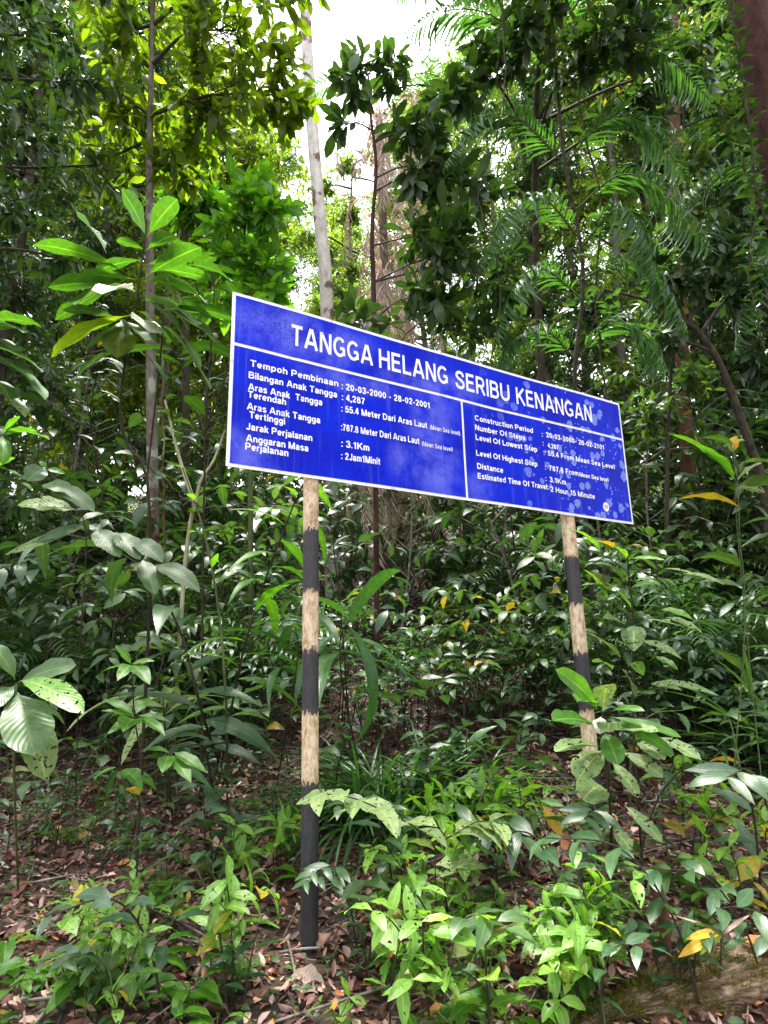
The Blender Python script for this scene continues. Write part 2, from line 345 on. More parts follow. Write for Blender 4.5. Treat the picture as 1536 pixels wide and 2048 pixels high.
# ------------------------------------------------------------------ sign lettering: a plain bold grotesque drawn with strokes
def _e(cx, cy, rx, ry, a0, a1, n=14):
    return [(cx + rx * math.cos(math.radians(a)), cy + ry * math.sin(math.radians(a))) for a in np.linspace(a0, a1, n)]
def _c(*p): return [tuple(q[:2]) for q in curve([(x, y, 0) for x, y in p], 3 * len(p) + 4)]
def glyphs():
    O_ = lambda cx, cy, rx, ry: _e(cx, cy, rx, ry, 90, 450, 22)
    st = lambda x, a=0, b=1: [(x, a), (x, b)]
    dot = lambda x, y=0: [(x, y), (x, y + .17)]
    G = {
    'A': ([[(.07, 0), (.40, 1)], [(.79, 0), (.46, 1)], [(.2, .29), (.66, .29)]], .86),
    'B': ([st(.08), [(.08, .92)] + _e(.42, .725, .19, .195, 90, -90) + [(.08, .53)], [(.42, .53)] + _e(.45, .305, .21, .225, 90, -90) + [(.08, .08)]], .74),
    'C': ([_e(.42, .5, .34, .42, 42, 318, 22)], .8),
    'D': ([st(.08), [(.08, .92)] + _e(.34, .5, .36, .42, 90, -90) + [(.08, .08)]], .78),
    'E': ([st(.08), [(.08, .92), (.62, .92)], [(.08, .52), (.58, .52)], [(.08, .08), (.64, .08)]], .66),
    'F': ([st(.08), [(.08, .92), (.6, .92)], [(.08, .5), (.54, .5)]], .6),
    'G': ([_e(.42, .5, .35, .42, 42, 318, 22), [(.46, .44), (.76, .44)], [(.72, .44), (.72, .1)]], .82),
    'H': ([st(.08), st(.68), [(.08, .52), (.68, .52)]], .76), 'I': ([st(.08)], .16),
    'J': ([[(.46, 1)] + _e(.27, .28, .19, .21, 0, -170)], .54),
    'K': ([st(.08), [(.68, 1), (.10, .40)], [(.26, .58), (.72, 0)]], .76),
    'L': ([st(.08), [(.08, .08), (.6, .08)]], .6),
    'M': ([st(.08), st(.82), [(.11, 1), (.43, 0)], [(.79, 1), (.47, 0)]], .9),
    'N': ([st(.08), st(.68), [(.11, .98), (.65, .02)]], .76), 'O': ([O_(.45, .5, .37, .42)], .9),
    'P': ([st(.08), [(.08, .92)] + _e(.42, .685, .2, .235, 90, -90) + [(.08, .45)]], .7),
    'R': ([st(.08), [(.08, .92)] + _e(.43, .695, .2, .225, 90, -90) + [(.08, .47)], [(.38, .46), (.68, 0)]], .74),
    'S': ([_c((.62, .72), (.54, .88), (.36, .93), (.16, .87), (.11, .71), (.25, .57), (.48, .47), (.62, .34), (.58, .15), (.36, .07), (.14, .13), (.06, .30))], .7),
    'T': ([[(0, .92), (.68, .92)], st(.34)], .68), 'U': ([[(.08, 1)] + _e(.38, .37, .30, .29, 180, 360) + [(.68, 1)]], .76),
    'a': ([_c((.07, .52), (.14, .63), (.28, .66), (.42, .61), (.46, .48)) + [(.46, 0)], _c((.46, .41), (.26, .37), (.09, .28), (.09, .14), (.21, .06), (.36, .11), (.46, .24))], .55),
    'b': ([st(.08), O_(.30, .36, .22, .29)], .59), 'c': ([_e(.29, .36, .22, .29, 45, 315, 16)], .5), 'd': ([st(.50), O_(.28, .36, .22, .29)], .58),
    'e': ([[(.08, .35), (.50, .35)], _e(.29, .36, .22, .29, 0, 318, 18)], .57), 'f': ([_c((.36, .92), (.24, .91), (.17, .78)) + [(.17, 0)], [(0, .64), (.33, .64)]], .32),
    'g': ([O_(.28, .37, .22, .28), [(.50, .72), (.50, .02)] + _c((.49, -.05), (.42, -.17), (.27, -.21), (.08, -.14))], .58),
    'h': ([st(.08), _c((.08, .5), (.19, .62), (.33, .65), (.45, .58), (.48, .45)) + [(.48, 0)]], .56), 'i': ([st(.08, 0, .72), dot(.08, .83)], .16),
    'j': ([_c((.1, .72), (.1, .3), (.1, -.08), (.05, -.18), (-.06, -.2)), dot(.1, .83)], .18), 'k': ([st(.08), [(.46, .72), (.1, .28)], [(.22, .44), (.5, 0)]], .52), 'l': ([st(.08)], .16),
    'm': ([st(.08, 0, .72), _c((.08, .5), (.18, .63), (.29, .65), (.39, .57), (.41, .45)) + [(.41, 0)], _c((.41, .5), (.51, .63), (.62, .65), (.72, .57), (.74, .45)) + [(.74, 0)]], .82),
    'n': ([st(.08, 0, .72), _c((.08, .5), (.19, .62), (.33, .65), (.45, .58), (.48, .45)) + [(.48, 0)]], .56), 'o': ([O_(.29, .36, .22, .29)], .58), 'p': ([st(.08, -.26, .72), O_(.30, .36, .22, .29)], .59),
    'r': ([st(.08, 0, .72), _c((.08, .42), (.17, .6), (.36, .65))], .35), 's': ([_c((.43, .52), (.36, .63), (.24, .66), (.10, .60), (.10, .46), (.26, .37), (.43, .28), (.43, .13), (.26, .06), (.05, .17))], .5),
    't': ([[(.17, .92), (.17, .3)] + _c((.17, .18), (.23, .08), (.35, .09)), [(0, .64), (.35, .64)]], .36), 'u': ([[(.08, .72)] + _c((.08, .25), (.12, .12), (.24, .06), (.38, .11), (.48, .25)), st(.48, 0, .72)], .56),
    'v': ([[(.04, .72), (.23, 0)], [(.46, .72), (.27, 0)]], .5), 'w': ([[(.04, .72), (.19, 0)], [(.37, .72), (.22, 0)], [(.39, .72), (.54, 0)], [(.72, .72), (.57, 0)]], .76),
    '0': ([O_(.29, .5, .21, .42)], .58), '1': ([st(.30), [(.28, .9), (.06, .70)]], .44), '2': ([_c((.07, .68), (.13, .87), (.29, .93), (.46, .86), (.48, .70), (.36, .46), (.10, .12)), [(.03, .08), (.54, .08)]], .57),
    '3': ([_c((.07, .74), (.14, .89), (.29, .93), (.45, .85), (.44, .65), (.26, .54)), _c((.25, .53), (.45, .46), (.50, .28), (.42, .11), (.27, .07), (.12, .12), (.05, .28))], .57), '4': ([st(.40), [(.37, .98), (.05, .30)], [(0, .26), (.55, .26)]], .57),
    '5': ([[(.50, .92), (.14, .92), (.09, .48)], _c((.09, .48), (.26, .59), (.44, .52), (.50, .33), (.43, .13), (.27, .07), (.12, .11), (.05, .26))], .57), '7': ([[(.04, .92), (.54, .92)], _c((.48, .9), (.30, .5), (.20, 0))], .56), '8': ([O_(.29, .73, .18, .19), O_(.29, .30, .22, .23)], .58),
    ':': ([dot(.08), dot(.08, .55)], .16), '.': ([dot(.08)], .16), ',': ([dot(.08), [(.10, .04), (.04, -.18)]], .16), '-': ([[(.03, .36), (.33, .36)]], .36), '(': ([_e(.42, .4, .34, .66, 130, 230, 8)], .24), ')': ([_e(-.18, .4, .34, .66, 50, -50, 8)], .24), ' ': ([], .24)}
    return G
GLY = None
def set_text(s, u0, v, u1, ch, wt, gap=.13):
    """one line as stroke strips (left side, right side), fitted between u0 and u1 on baseline v"""
    global GLY
    GLY = GLY or glyphs()
    out = []; x = 0.0
    for c in s:
        G, adv = GLY[c]
        out += [np.asarray(q, float) + np.array([x, 0]) for q in G]; x += adv + gap
    w = x - gap; kx = ch if s == ':' else (u1 - u0) / w
    res = []
    for q in out:
        q = q * np.array([kx, ch]); T = np.gradient(q, axis=0) if len(q) > 2 else np.repeat([q[1] - q[0]], 2, 0); T = nrm(T)
        hw = wt * .5 * np.stack([np.full(len(q), kx), np.full(len(q), ch)], 1); hw[:, 0] = np.minimum(hw[:, 0], hw[:, 1] * 1.15); hw[:, 0] = np.maximum(hw[:, 0], hw[:, 1] * .8)
        N = np.stack([-T[:, 1], T[:, 0]], 1)
        res.append((q + N * hw + np.array([u0, v]), q - N * hw + np.array([u0, v])))
    return res

# ------------------------------------------------------------------ the sign
YAW = 0.55193
SH = np.array([math.cos(YAW), math.sin(YAW), 0]); SN = np.array([math.sin(YAW), -math.cos(YAW), 0])
STL = np.array([-.97447, 3.69155, 2.45333 + 1.54]); SW, SHH = 3.894, 1.22
def warp(u, v):
    """shallow waves and dents of the sheet, metres towards the viewer"""
    z = .005 * np.sin(1.9 * u + .6) * np.cos(2.2 * v + .4) + .0035 * np.sin(4.1 * u - 3.0 * v)
    for (a, b, s, k) in ((.30, -.22, .10, -.006), (.42, -.33, .05, -.005), (.75, -.16, .09, .004), (1.62, -1.02, .07, -.006), (1.35, -.9, .22, .007),
                         (2.3, -.2, .12, -.005), (1.75, -.55, .16, .005), (3.1, -.5, .14, -.004), (.2, -1.05, .12, .005), (.62, -.62, .2, -.004)):
        z = z + k * np.exp(-((u - a) ** 2 + (v - b) ** 2) / (2 * s * s))
    return z
def build_sign():
    root = thing('information_sign', 'large blue roadside board with white Malay and English writing on two banded posts', 'sign',
                 (STL[0] + SH[0] * 1.9, STL[1] + SH[1] * 1.9, 0.08), YAW)
    org = np.array([STL[0] + SH[0] * 1.9, STL[1] + SH[1] * 1.9, 0.08])
    # local axes: x along the board, y away from the viewer, z up
    zt = STL[2] - org[2]
    def loc(u, v, out): return np.stack([u - 1.9, -out, zt + v], -1)
    def sheet(name, rects, out, mat, thick=None, nu=110):
        g = Geo()
        for (u0, u1, v0, v1) in rects:
            ku = max(1, int((u1 - u0) * 28)); kv = max(1, int((v1 - v0) * 28))
            U, V = np.meshgrid(np.linspace(u0, u1, ku + 1), np.linspace(v0, v1, kv + 1)); wz = warp(U, V)
            P = loc(U, V, out + wz).reshape(-1, 3)
            i = (np.arange(kv)[:, None] * (ku + 1) + np.arange(ku)[None]).ravel()
            q = np.stack([i, i + 1, i + ku + 2, i + ku + 1], 1)
            uv = np.stack([U, V], -1).reshape(-1, 2)
            g.raw(P, q, uv, np.zeros(len(P)))
            if thick:
                Bk = loc(U, V, out + wz - thick).reshape(-1, 3); g.raw(Bk, q[:, ::-1], uv, np.zeros(len(P)))
                for idx in (np.arange(ku + 1), np.arange(ku + 1) + kv * (ku + 1), np.arange(kv + 1) * (ku + 1), np.arange(kv + 1) * (ku + 1) + ku):
                    a = P[idx]; b = Bk[idx]; k = len(idx); vv = np.vstack([a, b]); j = np.arange(k - 1)
                    g.raw(vv, np.stack([j, j + 1, j + 1 + k, j + k], 1), np.zeros((2 * k, 2)), np.zeros(2 * k))
        return ob(name, g, mat, root)
    # materials -------------------------------------------------
    def weather(n, L, tc):
        return None
    m, n, L = newmat('blue_sign_sheet')
    uvn = n.new('ShaderNodeUVMap'); sx = n.new('ShaderNodeSeparateXYZ'); L.new(uvn.outputs[0], sx.inputs[0])
    def noise(sc_, det=4, rough=.6, vec=None):
        q = n.new('ShaderNodeTexNoise'); q.inputs['Scale'].default_value = sc_; q.inputs['Detail'].default_value = det; q.inputs['Roughness'].default_value = rough
        L.new(vec or uvn.outputs[0], q.inputs[0]); return q.outputs[0]
    def mr(src, a, b, c=0., d=1.):
        q = n.new('ShaderNodeMapRange'); q.interpolation_type = 'SMOOTHSTEP'; L.new(src, q.inputs[0]); q.inputs[1].default_value = a; q.inputs[2].default_value = b; q.inputs[3].default_value = c; q.inputs[4].default_value = d
        return q.outputs[0]
    def op(o_, a, b):
        q = n.new('ShaderNodeMath'); q.operation = o_
        for k, x in enumerate((a, b)):
            if isinstance(x, (int, float)): q.inputs[k].default_value = x
            else: L.new(x, q.inputs[k])
        return q.outputs[0]
    def mix(fac, a, c):
        q = n.new('ShaderNodeMixRGB'); L.new(fac, q.inputs[0])
        if isinstance(a, tuple): q.inputs[1].default_value = a
        else: L.new(a, q.inputs[1])
        q.inputs[2].default_value = c; return q.outputs[0]
    col = mix(mr(noise(1.6), .35, .7), (.0008, .008, .44, 1), (.0008, .019, .60, 1))
    # sky reflections painted into the blue as paler patches (upper left field, lower middle)
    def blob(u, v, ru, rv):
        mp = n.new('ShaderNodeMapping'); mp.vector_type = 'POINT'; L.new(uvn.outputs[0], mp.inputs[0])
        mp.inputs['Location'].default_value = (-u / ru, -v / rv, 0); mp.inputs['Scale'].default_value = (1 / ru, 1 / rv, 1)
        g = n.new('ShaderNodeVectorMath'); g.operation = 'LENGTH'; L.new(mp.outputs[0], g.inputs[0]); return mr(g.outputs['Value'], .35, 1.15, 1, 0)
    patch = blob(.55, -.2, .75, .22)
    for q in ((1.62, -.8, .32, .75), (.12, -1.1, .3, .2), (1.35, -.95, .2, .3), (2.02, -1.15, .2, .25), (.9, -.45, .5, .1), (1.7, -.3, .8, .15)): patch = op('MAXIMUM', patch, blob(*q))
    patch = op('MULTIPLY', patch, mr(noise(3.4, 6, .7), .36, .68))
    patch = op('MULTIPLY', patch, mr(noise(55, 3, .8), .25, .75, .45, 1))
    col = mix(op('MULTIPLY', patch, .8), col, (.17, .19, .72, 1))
    # lichen rosettes on the right half
    right = mr(sx.outputs[0], 1.9, 3.0)
    vo = n.new('ShaderNodeTexVoronoi'); vo.inputs['Scale'].default_value = 12; L.new(uvn.outputs[0], vo.inputs[0])
    sc3 = n.new('ShaderNodeSeparateXYZ'); L.new(vo.outputs['Color'], sc3.inputs[0])
    size = op('MULTIPLY', mr(sc3.outputs[0], .35, 1.0), .55)
    dist = op('ADD', vo.outputs['Distance'], op('MULTIPLY', op('SUBTRACT', noise(30, 3), .5), .35))
    rose = op('LESS_THAN', dist, size)
    rose = op('MULTIPLY', rose, op('MULTIPLY', right, mr(noise(45, 4, .7), .3, .65, .25, .85)))
    vo2 = n.new('ShaderNodeTexVoronoi'); vo2.inputs['Scale'].default_value = 42; L.new(uvn.outputs[0], vo2.inputs[0])
    sc4 = n.new('ShaderNodeSeparateXYZ'); L.new(vo2.outputs['Color'], sc4.inputs[0])
    dots = op('LESS_THAN', vo2.outputs['Distance'], op('MULTIPLY', mr(sc4.outputs[1], .55, 1.), .42))
    dots = op('MULTIPLY', dots, op('MULTIPLY', mr(sx.outputs[0], 2.6, 3.4), mr(noise(3.2, 3), .42, .6)))
    lich = op('MAXIMUM', rose, dots)
    col = mix(op('MULTIPLY', lich, .8), col, (.34, .44, .82, 1))
    # rain streaks and the joint between the two sheets
    mpz = n.new('ShaderNodeMapping'); L.new(uvn.outputs[0], mpz.inputs[0]); mpz.inputs['Scale'].default_value = (26, 1.2, 1)
    stq = op('MULTIPLY', mr(noise(1.0, 4, .6, mpz.outputs[0]), .52, .75), .35)
    col = mix(stq, col, (.10, .13, .62, 1))
    seam = op('LESS_THAN', op('ABSOLUTE', op('ADD', sx.outputs[1], .795), 0), .0016)
    col = mix(op('MULTIPLY', seam, .7), col, (.003, .006, .12, 1))
    # dark specks of algae, upper left
    vo3 = n.new('ShaderNodeTexVoronoi'); vo3.inputs['Scale'].default_value = 60; L.new(uvn.outputs[0], vo3.inputs[0])
    sc5 = n.new('ShaderNodeSeparateXYZ'); L.new(vo3.outputs['Color'], sc5.inputs[0])
    sp3 = op('LESS_THAN', vo3.outputs['Distance'], op('MULTIPLY', mr(sc5.outputs[2], .7, 1.), .3))
    sp3 = op('MULTIPLY', sp3, op('MULTIPLY', mr(sx.outputs[1], -.42, -.2), mr(sx.outputs[0], 2.2, .3)))
    col = mix(op('MULTIPLY', sp3, .85), col, (.006, .008, .03, 1))
    p = n.new('ShaderNodeBsdfPrincipled'); L.new(col, p.inputs['Base Color']); p.inputs['Specular IOR Level'].default_value = .10
    L.new(mr(noise(4, 4), .3, .7, .26, .42), p.inputs['Roughness'])
    bp = n.new('ShaderNodeBump'); bp.inputs['Strength'].default_value = .25; bp.inputs['Distance'].default_value = .01
    L.new(noise(3.2, 2, .4), bp.inputs['Height']); L.new(bp.outputs[0], p.inputs['Normal'])
    o = n.new('ShaderNodeOutputMaterial'); L.new(p.outputs[0], o.inputs[0])
    blue = m
    m, n, L = newmat('white_sign_film')
    tc = n.new('ShaderNodeTexCoord'); nz = n.new('ShaderNodeTexNoise'); nz.inputs['Scale'].default_value = 14; nz.inputs['Detail'].default_value = 5; L.new(tc.outputs['Object'], nz.inputs[0])
    rp = n.new('ShaderNodeValToRGB'); L.new(nz.outputs[0], rp.inputs[0]); rp.color_ramp.elements[0].position = .30; rp.color_ramp.elements[0].color = (.56, .55, .56, 1)
    rp.color_ramp.elements[1].position = .44; rp.color_ramp.elements[1].color = (.82, .82, .82, 1)
    p = n.new('ShaderNodeBsdfPrincipled'); L.new(rp.outputs[0], p.inputs['Base Color']); p.inputs['Roughness'].default_value = .5
    o = n.new('ShaderNodeOutputMaterial'); L.new(p.outputs[0], o.inputs[0]); white = m
    # banded posts
    m, n, L = newmat('banded_post_paint')
    at = n.new('ShaderNodeAttribute'); at.attribute_name = 'rnd'
    tc = n.new('ShaderNodeTexCoord'); mpp = n.new('ShaderNodeMapping'); mpp.inputs['Scale'].default_value = (1, 1, .4); L.new(tc.outputs['Object'], mpp.inputs[0])
    nz = n.new('ShaderNodeTexNoise'); nz.inputs['Scale'].default_value = 38; nz.inputs['Detail'].default_value = 8; nz.inputs['Roughness'].default_value = .75; L.new(mpp.outputs[0], nz.inputs[0])
    r1 = n.new('ShaderNodeValToRGB'); L.new(nz.outputs[0], r1.inputs[0])
    E = r1.color_ramp.elements; E[0].position = .32; E[0].color = (.10, .065, .045, 1); E[1].position = .58; E[1].color = (.60, .49, .36, 1)
    e = E.new(.44); e.color = (.40, .27, .14, 1)
    r2 = n.new('ShaderNodeValToRGB'); L.new(nz.outputs[0], r2.inputs[0])
    E = r2.color_ramp.elements; E[0].position = .4; E[0].color = (.013, .012, .015, 1); E[1].position = .72; E[1].color = (.045, .04, .046, 1)
    # rough edge of the paint bands
    ad = n.new('ShaderNodeMath'); ad.operation = 'MULTIPLY_ADD'; L.new(nz.outputs[0], ad.inputs[0]); ad.inputs[1].default_value = 1.5; L.new(at.outputs['Fac'], ad.inputs[2])
    gt = n.new('ShaderNodeMath'); gt.operation = 'GREATER_THAN'; L.new(ad.outputs[0], gt.inputs[0]); gt.inputs[1].default_value = 1.24
    mx = n.new('ShaderNodeMixRGB'); L.new(gt.outputs[0], mx.inputs[0]); L.new(r1.outputs[0], mx.inputs[1]); L.new(r2.outputs[0], mx.inputs[2])
    p = n.new('ShaderNodeBsdfPrincipled'); L.new(mx.outputs[0], p.inputs['Base Color']); p.inputs['Roughness'].default_value = .62
    bp = n.new('ShaderNodeBump'); bp.inputs['Strength'].default_value = .5; bp.inputs['Distance'].default_value = .006; L.new(nz.outputs[0], bp.inputs['Height']); L.new(bp.outputs[0], p.inputs['Normal'])
    o = n.new('ShaderNodeOutputMaterial'); L.new(p.outputs[0], o.inputs[0]); post = m
    # parts -----------------------------------------------------
    bw = .022
    sheet('backing_panel', [(0, SW, -SHH, 0)], 0, white, .006)
    b2 = .011
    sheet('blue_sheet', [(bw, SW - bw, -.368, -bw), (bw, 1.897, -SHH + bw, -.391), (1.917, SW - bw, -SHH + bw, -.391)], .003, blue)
    # posts (with bands: 1 = black)
    def posts(u, px_edges, rad, base, lean):
        Zs = [];
        P0 = org + SH * (u - 1.9) - SN * (rad + .012)
        P0 = np.array([P0[0], P0[1], 0])
        top = STL[2] - .08
        # heights of the band edges from picture rows
        f = lambda py, d: CAM[2] + (ray(0, py) * d)[2]
        dd = (P0 - np.array([0, 0, 0]))[1]
        hs_ = []
        for (x, y) in px_edges:
            r = ray(x, y); k = P0[1] / r[1]; hs_.append(CAM[2] + r[2] * k)
        zs = np.linspace(top, base - .3, 160); val = np.zeros(160)
        for k, h_ in enumerate(hs_):
            val = np.where(zs < h_, (k + 1) % 2, val)
        pts = np.stack([np.full(160, P0[0]), np.full(160, P0[1]), zs], 1)
        pts = pts - org
        c, s_ = math.cos(-YAW), math.sin(-YAW)
        pl = np.stack([pts[:, 0] * c - pts[:, 1] * s_, pts[:, 0] * s_ + pts[:, 1] * c, pts[:, 2]], 1)
        val = np.convolve(np.r_[[val[0]] * 3, val, [val[-1]] * 3], np.ones(7) / 7, 'valid')
        g = Geo(); g.tube(pl, rad, 28)
        g.RD[-1] = np.repeat(val, 28)
        return ob('post', g, post, root)
    posts(.608, [(619, 1060), (618, 1182), (616, 1300), (614, 1425), (613, 1562)], .052, -.05, 0)
    posts(3.09, [(1146, 1116), (1156, 1208), (1166, 1308), (1178, 1425), (1190, 1528)], .060, .15, 0)
    # bolts' clamp straps behind
    g = Geo()
    for u in (.608, 3.09):
        for v in (-.15, -.65, -1.1):
            a = np.array([[u - .10 - 1.9, .014, zt + v], [u + .10 - 1.9, .014, zt + v]]); g.tube(a, .009, 6)
    ob('bracket', g, M['barkgrey'], root)
    # lettering
    TX = [('TANGGA',.422,-.281,1.077),('HELANG',1.132,-.281,1.775),('SERIBU',1.854,-.284,2.444),('KENANGAN',2.521,-.283,3.456),
    ('Tempoh Pembinaan',.133,-.515,.785),('Bilangan Anak Tangga',.125,-.601,.774),('Aras Anak  Tangga',.124,-.684,.659),('Terendah',.124,-.737,.390),
    ('Aras Anak Tangga',.121,-.820,.643),('Tertinggi',.138,-.877,.385),('Jarak Perjalanan',.119,-.960,.584),('Anggaran Masa',.121,-1.039,.555),('Perjalanan',.118,-1.096,.412),
    (': 20-03-2000 - 28-02-2001',.815,-.524,1.578),(': 4,287',.816,-.608,1.0),(': 55.4 Meter Dari Aras Laut',.811,-.697,1.540),('(Mean Sea level)',1.573,-.694,1.866),
    (':787.8 Meter Dari Aras Laut',.808,-.839,1.460),('(Mean Sea level)',1.489,-.843,1.784),(': 3.1Km',.808,-.961,1.028),(': 2Jam1Minit',.806,-1.052,1.114),
    ('Construction Period',2.037,-.528,2.676),('Number Of Steps',2.033,-.612,2.577),('Level Of Lowest Step',2.033,-.697,2.704),('Level Of Highest Step',2.028,-.832,2.688),('Distance',2.029,-.942,2.298),('Estimated Time Of Travel:',2.027,-1.025,2.792),
    (':',2.784,-.540,2.798),('20-03-2000- 28-02-2001',2.837,-.535,3.585),(':',2.784,-.623,2.798),('4,287',2.844,-.631,2.974),(':',2.784,-.709,2.798),('55.4 From Mean Sea Level',2.835,-.706,3.704),(':',2.782,-.842,2.796),('787.8 From',2.831,-.843,3.196),('Mean Sea level',3.213,-.844,3.599),(':',2.775,-.947,2.789),('3.1Km',2.825,-.949,3.025),('2 Hour 15 Minute',2.825,-1.035,3.386)]
    def put_text(nm, strokes, z0, parent=root, mat=white):
        """strokes: list of (U, V) quads strips in board metres; each stroke lies 0.15 mm above the last"""
        g = Geo()
        for k, (A, B) in enumerate(strokes):
            n_ = len(A); Pt = np.vstack([A, B]); o_ = z0 + .00015 * k
            i = np.arange(n_ - 1)
            g.raw(loc(Pt[:, 0], Pt[:, 1], o_ + warp(Pt[:, 0], Pt[:, 1])), np.stack([i, i + n_, i + 1 + n_, i + 1], 1), np.zeros((2 * n_, 2)), np.zeros(2 * n_))
        return ob(nm, g, mat, parent)
    for k, (s, u0, v, u1) in enumerate(TX):
        head = k < 4; small = s.startswith('(')
        ch = .158 if head else (.037 if small else (.047 if (k < 13 or k >= 21) else .050))
        if s == 'Mean Sea level': ch = .040
        if s == '4,287': ch = .042
        wt = .16 if head else (.14 if small else .19)
        put_text('title_word' if head else 'text_line', set_text(s, u0, v, u1, ch, wt), .0045)
    # round white sticker with a small dark mark
    th = np.linspace(0, 2 * math.pi, 33)[:-1]; uc, vc = 3.532, -1.09
    U = np.r_[uc, uc + .040 * np.cos(th)]; Vv = np.r_[vc, vc + .044 * np.sin(th)]
    me = bpy.data.meshes.new('sticker'); me.from_pydata([tuple(x) for x in loc(U, Vv, .0045 + warp(U, Vv))], [], [(0, 1 + i, 1 + (i + 1) % 32) for i in range(32)]); me.materials.append(white)
    st = ob('sticker', me, None, root)
    dk, n, L = newmat('dark_print'); p = n.new('ShaderNodeBsdfPrincipled'); p.inputs['Base Color'].default_value = (.08, .08, .12, 1); o = n.new('ShaderNodeOutputMaterial'); L.new(p.outputs[0], o.inputs[0])
    put_text('sticker_print', set_text('31', uc - .020, vc - .017, uc + .020, .034, .16), .006, st, dk)
build_sign()

# ------------------------------------------------------------------ trees
def tree_geo(trunk, r, blobs, rng, leaf, limb_r=.03, nt=3, ns=2, tub=8):
    """trunk line + crown blobs (centre, radii, twigs); returns trunk geometry and crown geometry (0 bark, 1 leaf)"""
    gt = Geo(); C = curve(trunk, 24); gt.tube(C, np.linspace(r[0], r[1], len(C)), tub)
    gc = Geo()
    P, D, N, SZ = [], [], [], []
    for (c, rad, nt_) in blobs:
        c = np.asarray(c, float); rad = np.asarray(rad, float) * np.ones(3)
        dd = np.linalg.norm(C - c, axis=1) + np.maximum(0, C[:, 2] - c[2]) * 1.5; a = C[np.argmin(dd)]
        mid = (a + c) / 2 + np.array([0, 0, .12]) * np.linalg.norm(c - a) + rng.normal(0, .05, 3) * np.linalg.norm(c - a)
        lim = curve([a, mid, c], 8); lr = min(limb_r, r[0] * .6); gc.tube(lim, np.linspace(lr, lr * .35, len(lim)), 5, 0)
        q = nrm(rng.normal(0, 1, (nt_, 3))) * (rng.random((nt_, 1)) ** .45) * rad
        for k in range(nt_):
            s0 = lim[rng.integers(len(lim) // 2, len(lim))]; e = c + q[k]
            v = e - s0; ln = np.linalg.norm(v)
            m_ = (s0 + e) / 2 + rng.normal(0, .12, 3) * ln
            tw = curve([s0, m_, e], 5); gc.tube(tw, np.linspace(lr * .3, lr * .1, len(tw)), 3, 0)
            nl = rng.integers(leaf['n'][0], leaf['n'][1] + 1)
            f = 1 - rng.random(nl) ** leaf.get('pack', 1.6) * min(.9, leaf.get('run', .45) / max(ln, .05) )
            Pq, T = at_len(tw, np.clip(f, 0, 1))
            ph = np.arange(nl) * 2.4 + rng.random() * 6
            A = nrm(np.cross(T, UP + .01)); B = np.cross(T, A)
            radv = A * np.cos(ph)[:, None] + B * np.sin(ph)[:, None]
            an = leaf.get('spread', 1.0) + rng.normal(0, .3, nl)
            Dq = T * np.cos(an)[:, None] + radv * np.sin(an)[:, None] + np.array([0, 0, -leaf.get('hang', .2)])
            P.append(Pq); D.append(Dq); N.append(UP * leaf.get('up', .8) + rng.normal(0, .45, (nl, 3)))
    P = np.vstack(P); D = np.vstack(D); N = np.vstack(N); n = len(P)
    sz = np.clip(1 + rng.normal(0, .22, n), .5, 1.6)
    gc.leaves(P, D, N, leaf['L'] * sz, leaf['W'] * sz, .5 + rng.normal(0, .3, n), .2, leaf.get('prof', (.7, 1.0)), nt, ns, 1, rng.random(n), leaf.get('wav', .04), rng, .1)
    return gt, gc
def tree(name, label, trunk, r, blobs, seed, leaf, bark, lm, group=None, cat='tree', **kw):
    rng = np.random.default_rng(seed); trunk = np.asarray(trunk, float); base = trunk[0].copy()
    gt, gc = tree_geo(trunk - base, r, [(np.asarray(c) - base, rad, k) for c, rad, k in blobs], rng, leaf, **kw)
    t = thing(name, label, cat, base, 0, group)
    ob('trunk', gt, M[bark], t); ob('crown', gc, [M['branch'], M[lm]], t)
    return t
def gbase(px, py): return gnd(px, py)[0] - np.array([0, 0, .08])
def base_at(px, d):
    """ground point on the vertical plane under picture column px at forward distance d"""
    p = pt(px, 1300, d); return np.array([p[0], p[1], float(height(p[0], p[1])) - .08])

LF_small = dict(L=.14, W=.052, n=(12, 19), run=.7, pack=1.0, hang=.25, prof=(.8, 1.1))
LF_whorl = dict(L=.24, W=.085, n=(8, 12), run=.22, spread=1.15, hang=.3, prof=(1.0, .8))
LF_fine = dict(L=.10, W=.045, n=(18, 27), run=.8, pack=1.0, hang=.2)
LF_big = dict(L=.30, W=.12, n=(6, 10), run=.4, hang=.35, prof=(.8, .9))

# pale ringed trunk behind the sign
d = 13.5
tree('pale_trunk_tree', 'tall tree with pale ringed bark rising behind the sign into the white sky', [base_at(664, d), pt(655, 640, d), pt(640, 440, d), pt(622, 220, d), pt(610, 0, d + .2), pt(602, -350, d + .6)], (.15, .115),
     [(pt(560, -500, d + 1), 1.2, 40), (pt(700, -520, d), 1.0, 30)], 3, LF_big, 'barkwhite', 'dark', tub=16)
# left trunk with yellow-green crown
d = 8.9
tree('yellow_leaved_tree', 'slim grey trunk with reddish foot under a yellow green crown, left of the sign', [base_at(303, d), pt(306, 1150, d), pt(303, 800, d), pt(300, 560, d), pt(299, 330, d), pt(303, 130, d), pt(308, -120, d)], (.10, .026),
     [(pt(470, 60, d - .4), (1.0, .8, .55), 44), (pt(560, 190, d - .3), (.55, .5, .5), 26), (pt(420, 210, d), (.7, .7, .55), 34), (pt(360, 330, d + .4), (.55, .6, .5), 26), (pt(240, 60, d), (.8, .8, .5), 30), (pt(330, -60, d), (1.2, 1, .6), 40), (pt(200, 330, d + .5), (.6, .6, .5), 22), (pt(250, 230, d + .3), (.6, .6, .5), 22), (pt(560, -30, d), (.7, .7, .5), 26)],
     5, LF_whorl, 'barkleft', 'yellow', tub=14, nt=4)
